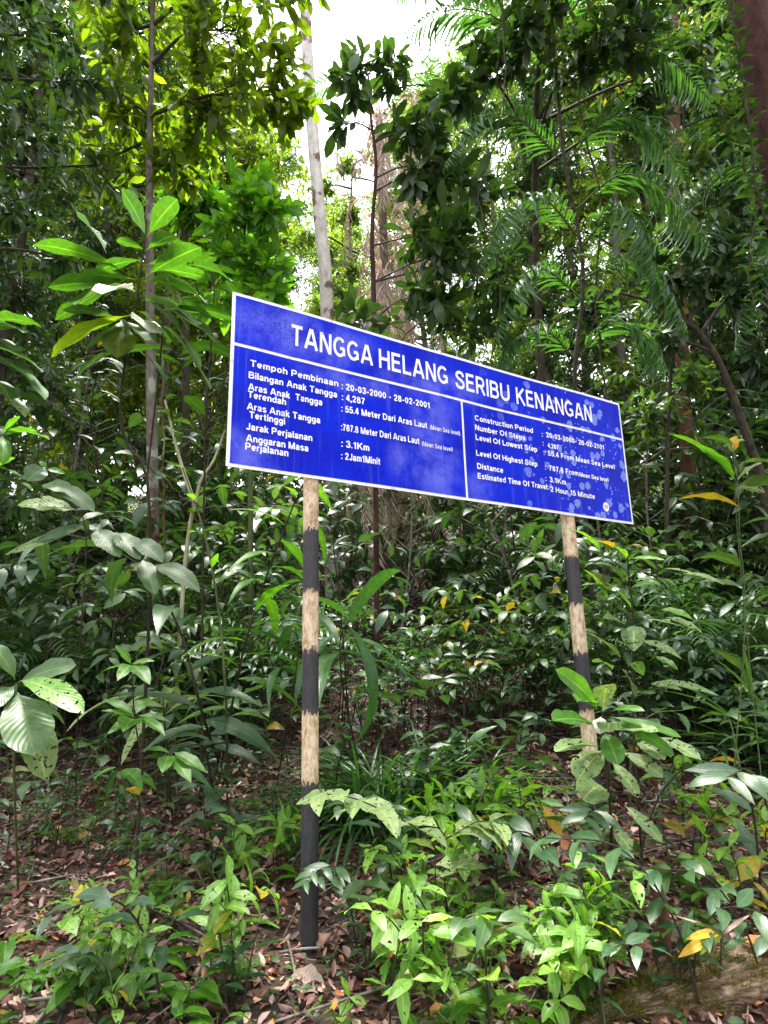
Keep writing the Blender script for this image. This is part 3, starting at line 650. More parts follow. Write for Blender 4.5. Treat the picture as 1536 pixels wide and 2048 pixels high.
# dark leaved tree standing behind the board's middle
d = 7.2
tree('dark_leaved_tree', 'small tree of dark broad leaves standing just behind the middle of the board', [base_at(752, d), pt(748, 640, d), pt(744, 470, d), pt(752, 330, d), pt(740, 220, d), pt(735, 120, d)], (.034, .010),
     [(pt(715, 150, d), (.28, .3, .3), 12), (pt(785, 140, d), (.25, .3, .25), 9), (pt(690, 250, d), (.16, .2, .14), 4), (pt(850, 260, d), (.5, .4, .4), 22), (pt(920, 190, d), (.35, .3, .35), 16), (pt(850, 340, d), (.3, .4, .3), 14), (pt(930, 370, d), (.5, .4, .35), 22),
      (pt(860, 470, d), (.35, .4, .3), 16), (pt(900, 500, d - .2), (.5, .5, .4), 24), (pt(1000, 560, d), (.4, .4, .4), 18), (pt(860, 600, d - .3), (.4, .4, .3), 16), (pt(950, 660, d), (.45, .4, .3), 16), (pt(720, 640, d - .4), (.35, .3, .25), 12)],
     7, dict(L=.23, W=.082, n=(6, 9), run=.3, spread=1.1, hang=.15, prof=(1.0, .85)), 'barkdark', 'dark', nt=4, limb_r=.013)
# bright bush tree left of centre
d = 12
tree('bright_green_tree', 'small tree with a rounded bright green crown, left of the pale trunk', [base_at(372, d), pt(372, 700, d), pt(370, 480, d), pt(380, 300, d)], (.09, .03),
     [(pt(380, 310, d), (.45, .5, .6), 60), (pt(360, 400, d), (.7, .6, .5), 60), (pt(420, 420, d), (.6, .6, .5), 50), (pt(390, 270, d), (.3, .3, .3), 25)], 9, dict(L=.19, W=.075, n=(9, 14), run=.4, hang=.3), 'branch', 'fresh')
d = 8
tree('fresh_green_sapling_tree', 'young tree with fresh upright leaves between the pale trunk and the bright round crown', [base_at(505, d), pt(500, 800, d), pt(490, 560, d), pt(490, 380, d)], (.04, .012),
     [(pt(500, 390, d), (.35, .4, .35), 16), (pt(550, 430, d), (.3, .3, .3), 12), (pt(450, 450, d), (.3, .3, .3), 10), (pt(520, 520, d), (.5, .4, .35), 20), (pt(545, 590, d), (.35, .4, .3), 12), (pt(440, 600, d), (.5, .4, .3), 14), (pt(440, 520, d), (.3, .3, .3), 8)], 10, dict(L=.26, W=.10, n=(6, 9), run=.25, spread=.9, hang=0), 'stem', 'fresh', nt=4)
# big dark trunk leaning in at the top right
d = 6
g = Geo(); 
tree('leaning_dark_trunk', 'thick dark brown trunk leaning in at the upper right corner', [base_at(1850, d + 1), pt(1720, 900, d + .6), pt(1600, 480, d + .2), pt(1528, 150, d), pt(1470, -120, d)], (.22, .17),
     [(pt(1400, -330, d), (1.0, 1, .5), 40), (pt(1250, -230, d + 1), (.9, .9, .5), 30)], 11, LF_small, 'barkdark', 'dark', tub=16)
d = 10
tree('brown_trunk_tree', 'reddish brown trunk standing beyond the right end of the board', [base_at(1385, d), pt(1378, 1050, d), pt(1372, 880, d), pt(1362, 640, d), pt(1350, 300, d), pt(1345, -60, d)], (.13, .08),
     [(pt(1300, 120, d), (1.2, 1, .7), 60), (pt(1450, 60, d), (1.2, 1, .7), 60), (pt(1200, -60, d), (1.2, 1, .6), 50)], 13, LF_small, 'barkbrown', 'mid', tub=14)
d = 8.5
tree('crooked_tree', 'crooked dark trunk leaning left with a forked top, right of the board', [base_at(1560, d), pt(1530, 1000, d), pt(1500, 890, d), pt(1440, 730, d), pt(1388, 655, d), pt(1340, 640, d), pt(1290, 600, d), pt(1210, 580, d)], (.075, .018),
     [(pt(1440, 480, d), (.7, .6, .45), 40), (pt(1350, 560, d), (.6, .6, .4), 30), (pt(1510, 560, d), (.6, .6, .4), 34), (pt(1300, 700, d), (.5, .5, .4), 22), (pt(1180, 640, d), (.5, .5, .35), 22), (pt(1500, 380, d), (.5, .5, .5), 26)], 15, dict(L=.17, W=.075, n=(7, 11), run=.6, pack=1.0, hang=.2), 'branch', 'glossy')

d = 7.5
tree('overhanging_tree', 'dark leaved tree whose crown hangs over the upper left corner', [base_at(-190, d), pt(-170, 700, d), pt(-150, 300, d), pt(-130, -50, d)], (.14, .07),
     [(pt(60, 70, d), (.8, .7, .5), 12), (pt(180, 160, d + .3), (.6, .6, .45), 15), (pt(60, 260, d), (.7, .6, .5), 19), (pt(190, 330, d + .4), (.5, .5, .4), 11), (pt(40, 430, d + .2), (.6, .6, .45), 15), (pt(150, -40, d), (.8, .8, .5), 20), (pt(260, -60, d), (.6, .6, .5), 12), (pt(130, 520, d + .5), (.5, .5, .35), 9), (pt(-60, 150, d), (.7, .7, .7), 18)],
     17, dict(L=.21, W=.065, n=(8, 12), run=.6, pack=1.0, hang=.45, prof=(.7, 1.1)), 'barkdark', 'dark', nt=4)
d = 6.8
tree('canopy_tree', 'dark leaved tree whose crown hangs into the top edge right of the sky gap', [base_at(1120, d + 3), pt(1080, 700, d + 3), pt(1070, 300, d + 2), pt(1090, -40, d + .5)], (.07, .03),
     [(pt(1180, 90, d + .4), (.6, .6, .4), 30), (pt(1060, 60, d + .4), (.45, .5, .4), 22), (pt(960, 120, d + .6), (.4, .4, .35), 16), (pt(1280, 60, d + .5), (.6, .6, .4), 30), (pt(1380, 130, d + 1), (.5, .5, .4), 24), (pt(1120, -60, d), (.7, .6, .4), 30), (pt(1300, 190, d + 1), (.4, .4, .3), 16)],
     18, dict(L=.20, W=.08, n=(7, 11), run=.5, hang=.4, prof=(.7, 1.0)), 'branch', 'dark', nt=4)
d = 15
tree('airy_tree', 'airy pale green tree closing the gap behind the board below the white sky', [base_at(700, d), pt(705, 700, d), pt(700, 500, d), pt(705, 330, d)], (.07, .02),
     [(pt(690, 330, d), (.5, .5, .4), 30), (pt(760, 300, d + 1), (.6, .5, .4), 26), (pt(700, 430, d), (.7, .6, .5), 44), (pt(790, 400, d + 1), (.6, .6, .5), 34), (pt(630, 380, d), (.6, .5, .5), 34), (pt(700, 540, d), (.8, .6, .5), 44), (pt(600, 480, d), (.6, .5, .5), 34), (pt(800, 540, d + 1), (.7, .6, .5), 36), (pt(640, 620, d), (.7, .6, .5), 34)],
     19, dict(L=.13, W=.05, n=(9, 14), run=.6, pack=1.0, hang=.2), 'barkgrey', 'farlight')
d = 8.8
tree('screening_tree', 'slender mid green tree in front of the reddish brown trunk', [base_at(1330, d), pt(1335, 900, d), pt(1350, 600, d), pt(1365, 300, d), pt(1370, 100, d)], (.035, .012),
     [(pt(1370, 330, d), (.45, .5, .4), 22), (pt(1360, 470, d), (.5, .5, .4), 24), (pt(1330, 620, d), (.45, .5, .4), 22), (pt(1400, 760, d), (.45, .5, .35), 18), (pt(1300, 830, d), (.5, .5, .35), 20), (pt(1420, 900, d), (.4, .5, .3), 14), (pt(1380, 180, d), (.5, .5, .4), 20), (pt(1470, 230, d), (.5, .5, .4), 22)],
     20, dict(L=.17, W=.06, n=(8, 12), run=.5, hang=.3), 'branch', 'mid')
# background forest: four kinds, copied
def forest():
    kinds = []
    specs = [('forest_tree', 'dark small-leaved tree in the forest behind the sign', 'dark', 'branch', LF_small, 21),
             ('forest_tree', 'mid green tree in the forest behind the sign', 'mid', 'barkgrey', LF_fine, 22),
             ('forest_tree', 'fresh light green tree in the forest behind the sign', 'farlight', 'barkgrey', LF_small, 23),
             ('forest_tree', 'yellow green tree in the forest behind the sign', 'yellow', 'branch', LF_whorl, 24),
             ('forest_tree', 'dark broad-leaved tree in the forest behind the sign', 'glossy', 'barkbrown', LF_big, 25)]
    for (nm, lb, lm, bk, lf, sd_) in specs:
        rng = np.random.default_rng(sd_); H = 14
        bl = []
        for k in range(27):
            z = 1.8 + 12.2 * (k / 26) ** .9; a = rng.random() * 6.28; rr = rng.random() * 1.6
            bl.append(((rr * math.cos(a), rr * math.sin(a), z), (1.0, 1.0, .6), 30))
        t = tree(nm, lb, [(0, 0, -.3), (.1, .05, 4), (-.15, .1, 9), (.1, 0, 13.6)], (.12, .03), bl, sd_, lf, bk, lm, group=lb, nt=2)
        kinds.append(t)
    rng = np.random.default_rng(77)
    first = [True] * 5
    def put(i, x, y, s):
        p = (x, y, float(height(x, y)) - .1)
        rz = rng.random() * 6.28; tl = (rng.normal(0, .05), rng.normal(0, .05))
        if first[i]:
            t = kinds[i]; t.location = p; t.rotation_euler = (tl[0], tl[1], rz); t.scale = (s, s, s); first[i] = False
        else: dup(kinds[i], p, rz, s, tilt=tl)
    # (picture column, forward distance, scale, kind)
    L_ = []
    for px, d, s, i in ((-60, 9, 1.0, 0), (110, 12, 1.1, 0), (190, 15, 1.1, 2), (-150, 11, 1.1, 4), (230, 15, 1.25, 3), (60, 17, 1.4, 3), (330, 17, 1.15, 3), (430, 19, 1.15, 2), (150, 20, 1.5, 3), (500, 16, .9, 1), (560, 21, 1.1, 1), (280, 13, 1.05, 2), (400, 15, 1.0, 3),
                        (880, 15, .95, 2), (960, 12.5, .9, 1), (1050, 14, 1.05, 2), (1130, 11.5, 1.0, 0), (1230, 14, 1.15, 1), (1320, 12, 1.1, 2), (1420, 13, 1.1, 1), (1500, 11, 1.05, 0), (1600, 12, 1.1, 1), (1700, 10, 1.1, 4), (1480, 17, 1.3, 2), (1160, 18, 1.3, 3), (980, 19, 1.2, 1), (1290, 20, 1.5, 2), (1400, 22, 1.5, 1), (1560, 20, 1.5, 3),
                        (690, 24, .95, 1), (680, 18, .8, 2), (760, 17, .72, 1), (720, 20, .85, 2), (800, 22, 1.0, 1), (620, 26, 1.2, 2), (740, 28, 1.0, 2), (1100, 24, 1.6, 1), (300, 24, 1.6, 2), (400, 26, 1.6, 3), (200, 27, 1.8, 1), (80, 25, 1.8, 1), (-40, 20, 1.6, 1), (1650, 17, 1.4, 2), (860, 27, 1.3, 1)):
        p = pt(px, 1300, d); put(i, p[0], p[1], s)
    # the wood goes on to the right of the frame (seen mirrored in the board) and to the left
    for x, y, s, i in ((9, 3, 1.0, 1), (10.5, .2, 1.1, 2), (13, 1.5, 1.2, 0), (12, 5, 1.2, 1), (14, -3, 1.2, 1), (-7.5, 5, 1.0, 0), (-9, 2.5, 1.1, 1), (9.5, 7, 1.1, 0), (16, -6, 1.2, 4), (-12, 6, 1.2, 4)):
        put(i, x, y, s)
forest()

# ------------------------------------------------------------------ palms and vines
def frond(g, C, n, L, rng, mi=0, w=.035, ang=.95, hang=.6, nt=4, thick=.012, f0=.12, droop=.7, vup=.25):
    C = curve(C, 16); g.tube(C, np.linspace(thick, thick * .25, len(C)), 5, 0)
    f = np.linspace(f0, .99, n); P, T = at_len(C, f); S = nrm(np.cross(T, UP)); B = np.cross(S, T)
    ln = L * np.clip(np.sin(np.pi * (.12 + .82 * f)), .25, 1) * (1 + rng.normal(0, .08, n))
    for s in (-1, 1):
        D = T * math.cos(ang) + S * s * math.sin(ang) + B * vup + rng.normal(0, .09, (n, 3))
        g.leaves(P + T * s * .004, D, B + S * s * .3 + rng.normal(0, .12, (n, 3)), ln, w * (.6 + .4 * ln / L), hang + droop * rng.random(n), .35, (.35, .8), nt, 2, 1, rng.random(n), 0, rng, .02)
def palm_fan(name, label, base, fr, seed, lm='palm', stem='stem', L=.4, n=30, w=.035, trunk=None, group=None, cat='palm', tr=.05, **kw):
    """fr: list of frond lines in world space, each starting at the crown"""
    rng = np.random.default_rng(seed); base = np.asarray(base, float); t = thing(name, label, cat, base, 0, group)
    if trunk is not None:
        g = Geo(); C = curve(np.asarray(trunk) - base, 24); g.tube(C, np.linspace(tr, tr * .7, len(C)), 10); ob('stem', g, M['barkgrey' if tr > .03 else 'branch'], t)
    for c in fr:
        g = Geo(); frond(g, np.asarray(c) - base, n, L, rng, w=w, **kw); ob('frond', g, [M[stem], M[lm]], t)
    return t
P_ = lambda d, *q: [pt(x, y, d + (k[0] if k else 0)) for x, y, *k in q]
d = 7.6
b = base_at(1190, d)
vt = [b, pt(1160, 900, d), pt(1150, 740, d), pt(1165, 600, d), pt(1160, 480, d), pt(1130, 330, d), pt(1112, 150, d), pt(1095, -60, d)]
palm_fan('climbing_palm', 'climbing palm with long feathery fronds on a rope-like stem above the board', b,
   [P_(d, (1112, 150), (1000, 40, -.3), (900, 20, -.5), (810, 70, -.6)), P_(d, (1100, 0), (1010, -80, -.3), (900, -90, -.5), (790, 0, -.6)), P_(d, (1120, 200), (1220, 100, -.3), (1330, 110, -.4), (1420, 200, -.5)),
    P_(d, (1130, 330), (1040, 240, -.4), (960, 240, -.6), (890, 330, -.8)), P_(d, (1130, 330), (1210, 240, -.4), (1290, 250, -.6), (1370, 350, -.7)), P_(d, (1150, 420), (1240, 350, -.3), (1330, 380, -.6), (1420, 500, -.8)),
    P_(d, (1160, 480), (1090, 400, -.5), (1020, 420, -.8), (960, 530, -1)), P_(d, (1160, 500), (1230, 420, -.5), (1280, 450, -.8), (1310, 560, -1.0)), P_(d, (1165, 600), (1090, 540, -.4), (1030, 570, -.7), (990, 680, -.9)), P_(d, (1160, 560), (1250, 520, -.5), (1320, 560, -.7), (1370, 650, -.9)),
    P_(d, (1105, 80), (1180, -20, -.3), (1260, -30, -.4), (1340, 50, -.5)), P_(d, (1152, 720), (1220, 650, -.3), (1280, 670, -.5), (1330, 740, -.6)), P_(d, (1152, 720), (1090, 660, -.3), (1030, 680, -.5), (985, 750, -.6))],
   31, L=.62, n=40, w=.036, hang=1.0, ang=.8, vup=.1, trunk=vt, tr=.026)
d = 9.5
b = base_at(1530, d)
palm_fan('feather_palm', 'dark feather palm arching in from the right edge', b,
   [P_(d, (1600, 420), (1500, 330, -.2), (1400, 360, -.4), (1310, 480, -.6)), P_(d, (1600, 420), (1500, 400, -.4), (1420, 450, -.8), (1370, 580, -1.1)), P_(d, (1600, 420), (1540, 280), (1440, 230), (1330, 270)), P_(d, (1600, 420), (1560, 480, -.5), (1500, 560, -.9), (1470, 700, -1.2)), P_(d, (1600, 420), (1600, 250), (1550, 140), (1450, 110))],
   32, L=.72, n=42, w=.036, hang=1.0, ang=.8, vup=.1, trunk=[b, pt(1585, 900, d), pt(1600, 420, d)], tr=.07)
# palm with a skirt of dead hanging fronds
d = 11.5
def dead_palm():
    rng = np.random.default_rng(41); b = base_at(775, d); t = thing('dead_frond_palm', 'palm hung with a skirt of dry pinkish dead fronds, behind the dark leaved tree', 'palm', b)
    C = curve([b - b, pt(772, 700, d) - b, pt(765, 420, d) - b, pt(758, 230, d) - b], 20); g = Geo(); g.tube(C, np.linspace(.09, .07, len(C)), 10); ob('trunk', g, M['barkgrey'], t)
    g = Geo()
    for k in range(70):
        f = .25 + .75 * rng.random(); P, T = at_len(C, np.array([f])); a = rng.random() * 6.28; o = np.array([math.cos(a), math.sin(a), 0])
        r = .3 + .75 * rng.random(); ln = .7 + 1.2 * rng.random()
        c = [P[0], P[0] + o * r * .7 + UP * .08, P[0] + o * r + UP * -.35, P[0] + o * (r + .1) + UP * -ln]
        frond(g, c, 22, .5, rng, w=.03, ang=.45, hang=.5, nt=3, vup=0)
    ob('dead_fronds', g, [M['deadfrond'], M['deadfrond']], t)
    for c in ([(758, 240), (690, 170), (620, 190), (570, 270)], [(758, 240), (830, 150), (900, 170), (950, 260)]):
        g = Geo(); frond(g, np.array([pt(x, y, d) for x, y in c]) - b, 34, .5, rng, w=.04); ob('frond', g, [M['stem'], M['palm']], t)
dead_palm()
# hanging vines (lianas)
def vine(label, pts, r, seed, nl=0, lm='mid', L=.14, bark='branch'):
    rng = np.random.default_rng(seed); pts = np.asarray(pts); b = pts[0]; t = thing('hanging_vine', label, 'vine', b)
    C = curve(pts - b, 30); C = C + rng.normal(0, .012, C.shape); g = Geo(); g.tube(C, r, 6); ob('stem', g, M[bark], t)
    if nl:
        g = Geo(); leafy(g, C, nl, L, L * .36, rng, .05, 1, 1.1, 'spi', .8, mi=0, nt=4); ob('leaves', g, M[lm], t)
d = 7.4
vine('thin leafy vine hanging beside the climbing palm down to the board', P_(d, (1218, 1000), (1215, 800), (1190, 620), (1200, 400), (1160, 200), (1180, -50)), .012, 1, 46, 'mid', .2)
vine('dark leafy creeper hanging along the left side of the thick corner trunk', P_(5.75, (1545, 470), (1515, 380), (1497, 250), (1478, 120), (1462, -40)), .012, 6, 90, 'dark', .12)
vine('leafy creeper trailing beside the creeper of the corner trunk into the palm fronds', P_(6.1, (1530, 700), (1500, 560), (1512, 420), (1480, 300)), .008, 7, 50, 'mid', .13)
vine('bare vine looping down left of the climbing palm', P_(6.8, (985, 740), (1000, 560), (960, 400), (1010, 200), (1000, -40)), .008, 2)
vine('thin vine stem rising past the left tree trunk', P_(8, (322, 1300), (328, 1000), (326, 800), (322, 640)), .014, 3, 0, bark='barkbrown')
vine('slack vine crossing behind the left end of the board', P_(7.2, (560, 1010), (400, 1010), (330, 960), (255, 890)), .008, 4)

# ------------------------------------------------------------------ hero plants placed one by one
def px_leaf(g, b, t, w, drp=.5, face=.35, mi=0, prof=(.9, .8), rd=None, rng=None, nt=12, ns=4, wav=.05, base=None, pet=.06, fold=.2):
    """leaf from picture point b to t (each x, y, distance), width as a share of its length"""
    B = pt(*b) - base; T = pt(*t) - base; ch = T - B; ln = np.linalg.norm(ch); c = ch / ln
    cam = nrm(CAM - (pt(*b)))
    N = nrm(UP * (1 - face) + cam * face); N = nrm(N - c * (N @ c)); S = np.cross(c, N)
    a = drp / 2; D = c * math.cos(a) + N * math.sin(a); L = ln * a / max(math.sin(a), 1e-6)
    g.leaves(B, D, N, L, w * L, drp, fold, prof, nt, ns, mi, rd if rd is not None else .05 + .5 * rng.random(), wav, rng, pet)
def hero(name, label, base, stems, leaves, seed, lm, stem='stem', cat='plant', prof=(.9, .8), wdef=.3, face=.35, drp=.5):
    """stems: list of (points, r0, r1); leaves: (b, t, width share, material or None, leaf label)"""
    rng = np.random.default_rng(seed); t = thing(name, label, cat, base)
    g = Geo()
    for pts, r0, r1 in stems:
        C = curve(np.asarray(pts) - base, 16); g.tube(C, np.linspace(r0, r1, len(C)), 7)
    ob('stem', g, M[stem], t)
    for lf in leaves:
        b, tp = lf[0], lf[1]; wd = lf[2] if len(lf) > 2 and lf[2] else wdef; mt = lf[3] if len(lf) > 3 and lf[3] else lm
        g = Geo(); px_leaf(g, b, tp, wd, drp + rng.normal(0, .15), face + rng.normal(0, .1), 0, prof, None, rng, base=base)
        o = ob('leaf', g, M[mt], t)
        if len(lf) > 4: o['label'] = lf[4]
    return t
# arching leafy stems
def arching(name, label, base, lines, seed, lm, stem='stemdark', L=.2, W=.07, n=9, mode='alt', cat='plant', r=.006, prof=(.65, 1.0), f0=.2, up=.8, droop=.8, spread=1.0, nt=9, group=None, ns=4):
    rng = np.random.default_rng(seed); t = thing(name, label, cat, base, 0, group); gs = Geo(); gl = Geo()
    for k, ln in enumerate(lines):
        C = curve(np.asarray(ln) - base, 18); gs.tube(C, np.linspace(r, r * .45, len(C)), 6)
        if k == 0 and len(lines) > 1: leafy(gl, C, max(3, n // 3), L, W, rng, .5, .95, spread, mode, droop, prof, nt, ns, 0, up)
        else: leafy(gl, C, n, L, W, rng, f0, 1, spread, mode, droop, prof, nt, ns, 0, up)
    ob('stem', gs, M[stem], t); ob('leaves', gl, M[lm], t); return t
d = 4.6
b = base_at(300, d)
hero('big_leaved_sapling', 'sapling with very large bright green leaves whorled at its top, left of the board', b,
  [([b, pt(300, 1200, d), pt(294, 956, d), pt(266, 906, d), pt(244, 859, d), pt(242, 781, d), pt(255, 700, d), pt(272, 620, d), pt(278, 560, d), pt(291, 475, d), pt(293, 440, d)], .013, .005),
   ([pt(250, 744, d), pt(246, 690, d), pt(243, 640, d + .1)], .006, .004), ([pt(294, 956, d), pt(322, 700, d + .2), pt(325, 610, d + .2)], .008, .006)],
  [((293, 475, d), (243, 380, d), .42), ((295, 472, d), (355, 398, d), .48), ((290, 500, d), (232, 480, d - .1), .42), ((292, 500, d), (350, 470, d - .1), .42),
   ((250, 545, d), (66, 490, d - .3), .24), ((212, 505, d - .1), (155, 433, d + .1), .46), ((292, 552, d), (402, 494, d - .2), .36), ((290, 530, d), (375, 535, d + .3), .35),
   ((272, 560, d), (155, 553, d - .2), .28), ((272, 575, d), (96, 575, d - .3), .30), ((275, 580, d), (150, 610, d - .5), .32, 'mid'), ((270, 583, d), (203, 588, d - .6), .34, 'white', 'bleached white leaf'),
   ((285, 562, d), (410, 605, d - .4), .30), ((330, 560, d - .1), (345, 600, d - .2), .9, 'pale', 'pale grey underside of a leaf'), ((282, 600, d), (392, 650, d - .5), .28, 'mid'), ((280, 590, d), (400, 735, d - .4), .22, 'mid'),
   ((262, 630, d), (102, 715, d - .4), .24, 'yellow'), ((243, 640, d), (235, 715, d - .2), .55, 'yellow', 'old yellow green leaf'), ((243, 640, d), (125, 620, d - .3), .25, 'mid'), ((245, 640, d), (290, 680, d - .4), .4, 'mid'), ((326, 612, d + .2), (375, 660, d), .2, 'pale'), ((283, 640, d), (298, 664, d - .2), .9, 'white', 'withered white leaf'),
   ((270, 620, d), (350, 690, d - .3), .3), ((262, 650, d), (170, 700, d - .3), .26, 'mid'), ((255, 690, d), (330, 760, d - .3), .26, 'mid'), ((250, 700, d), (150, 760, d - .3), .24, 'mid'), ((300, 600, d + .2), (430, 640, d), .26), ((325, 620, d + .2), (470, 640, d), .24), ((250, 560, d), (110, 640, d - .2), .24), ((320, 640, d + .2), (420, 780, d - .1), .24, 'mid'), ((285, 520, d), (190, 545, d), .3), ((300, 540, d), (420, 560, d + .1), .3),
   ((375, 530, d + .3), (462, 562, d), .28), ((240, 640, d), (180, 660, d), .3), ((326, 612, d + .2), (440, 690, d), .25, 'mid')], 51, 'sapling', 'stemdark', 'sapling', (1.15, .6), face=-.35)
d = 6.0
b = base_at(415, d)
arching('whorl_leaved_sapling', 'sapling with tiers of fresh whorled leaves between the big leaved sapling and the board', b, [[b, pt(410, 900, d), pt(425, 650, d), pt(430, 540, d)], [pt(412, 860, d), pt(470, 700, d), pt(505, 590, d)], [pt(412, 880, d), pt(370, 760, d), pt(352, 680, d)], [pt(425, 640, d), pt(395, 580, d), pt(385, 520, d)]], 74, 'sapling', 'stemdark', L=.40, W=.13, n=8, f0=.72, mode='spi', prof=(1.0, .75), spread=1.15, droop=.5, r=.012)
d = 4.4
b = base_at(-30, d)
hero('edge_sapling', 'sapling reaching in at the left edge, long mid green leaves above a bright leaf star', b,
  [([b, pt(-40, 1100, d), pt(-35, 860, d), pt(-30, 650, d)], .012, .006), ([pt(-36, 880, d), pt(10, 868, d - .1)], .005, .004)],
  [((-30, 640, d), (82, 652, d - .2), .3), ((-30, 660, d), (46, 665, d - .3), .36), ((-30, 670, d), (28, 702, d - .3), .4), ((-30, 690, d), (85, 745, d - .2), .25), ((-30, 700, d), (62, 760, d - .4), .28), ((-30, 720, d), (90, 800, d - .3), .26), ((-32, 760, d), (20, 800, d - .3), .4), ((-30, 780, d), (50, 835, d - .3), .25, 'pale'),
   ((5, 868, d), (98, 880, d - .2), .28, 'fresh'), ((5, 866, d), (40, 832, d), .3, 'fresh'), ((8, 870, d), (75, 862, d), .3, 'fresh'), ((5, 872, d), (5, 930, d - .2), .3, 'fresh'), ((0, 865, d), (-30, 850, d), .4, 'fresh'), ((-20, 930, d), (48, 960, d - .2), .3), ((-20, 960, d), (62, 980, d - .2), .3), ((-20, 940, d), (30, 915, d), .35, 'fresh')], 56, 'sapling', 'stemdark', 'sapling', (1.0, .75), face=-.15)
d = 4.0
b, _ = gnd(150, 1640)
hero('climbing_leafy_stem', 'wiry leaning stem with a few grey green heart-like leaves at left', b,
  [([b, pt(160, 1300, d), pt(172, 1060, d), pt(130, 1000, d), pt(92, 938, d)], .005, .003)],
  [((90, 935, d), (54, 962, d - .1), .95), ((92, 935, d), (80, 922, d), .7, 'fresh'), ((94, 938, d), (130, 948, d), .4, 'fresh'), ((85, 970, d), (145, 986, d - .1), .45), ((100, 975, d), (190, 1025, d - .1), .36), ((150, 1020, d), (35, 1010, d - .1), .5, 'pale'), ((160, 1045, d), (172, 1062, d), .8), ((178, 1050, d), (205, 1065, d), .8), ((168, 1050, d), (70, 1085, d - .2), .2), ((170, 1052, d), (10, 1110, d - .3), .13, 'pale'), ((190, 1060, d), (240, 1115, d - .2), .45), ((230, 1065, d), (280, 1120, d - .2), .42), ((265, 1080, d), (325, 1125, d - .2), .4), ((285, 1120, d), (310, 1190, d - .2), .42), ((310, 1130, d), (400, 1185, d - .2), .32)], 57, 'mid', 'stemdark', 'plant', (.7, .8), face=.5)
d = 3.1
b, _ = gnd(36, 1790)
hero('broad_leaved_plant', 'plant with few broad long leaves in a whorl at the left edge', b, [([b, pt(28, 1520, d), pt(33, 1367, d)], .008, .005)],
  [((36, 1365, d), (153, 1330, d), .40), ((40, 1362, d), (168, 1427, d - .3), .22, 'bright'), ((34, 1385, d), (68, 1512, d - .3), .50), ((30, 1360, d), (-20, 1290, d), .45), ((30, 1372, d), (-30, 1420, d - .2), .5), ((34, 1400, d), (90, 1560, d - .2), .35, 'pale'), ((38, 1395, d), (130, 1450, d + .2), .3)],
  52, 'mid', prof=(.9, .6), face=.55, drp=.6)
d = 3.9
b, _ = gnd(262, 1690)
hero('whorled_seedling', 'glossy seedling with three tiers of pointed leaf whorls above the dark litter at left', b,
  [([b, pt(285, 1560, d), pt(270, 1440, d), pt(262, 1330, d)], .007, .004), ([pt(290, 1590, d), pt(345, 1512, d)], .005, .003), ([pt(280, 1600, d), pt(238, 1535, d)], .005, .003)],
  [((269, 1435, d), (201, 1422, d), .28), ((269, 1438, d), (215, 1468, d - .2), .34), ((272, 1440, d), (246, 1464, d - .3), .5), ((275, 1432, d), (342, 1445, d), .25), ((275, 1436, d), (330, 1472, d - .2), .28), ((268, 1430, d), (205, 1402, d + .1), .24), ((272, 1428, d), (300, 1395, d + .2), .35),
   ((340, 1507, d), (276, 1506, d), .3), ((338, 1510, d), (325, 1546, d - .2), .5), ((345, 1512, d), (382, 1567, d - .2), .32), ((348, 1505, d), (412, 1545, d - .1), .34), ((345, 1515, d), (425, 1578, d), .24, 'glossy'),
   ((232, 1535, d), (186, 1558, d), .36), ((236, 1536, d), (214, 1598, d), .36, 'glossy'), ((245, 1540, d), (285, 1583, d - .2), .3), ((250, 1537, d), (313, 1581, d - .1), .3), ((238, 1540, d), (250, 1610, d), .3, 'glossy'), ((245, 1560, d), (285, 1610, d), .3, 'glossy'), ((262, 1330, d), (200, 1345, d), .3), ((262, 1330, d), (235, 1362, d - .2), .4), ((264, 1328, d), (310, 1322, d), .3), ((264, 1330, d), (300, 1370, d - .2), .35), ((262, 1328, d), (230, 1290, d), .35),
   ((262, 1575, d), (278, 1590, d - .1), .7, 'gold', 'small yellow leaf')], 53, 'fresh', 'stemdark', 'seedling', (.65, 1.0))
d = 4.3
b, _ = gnd(1285, 1730)
Z = lambda x, y: (936 + x / 2.56, 1000 + y / 2.56)
def zl(bx, by, tx, ty, w, mt=None, lab=None, dd=0., dt=-.2):
    a = Z(bx, by); c = Z(tx, ty); r = [(a[0], a[1], d + dd), (c[0], c[1], d + dd + dt), w, mt]
    return r + [lab] if lab else r
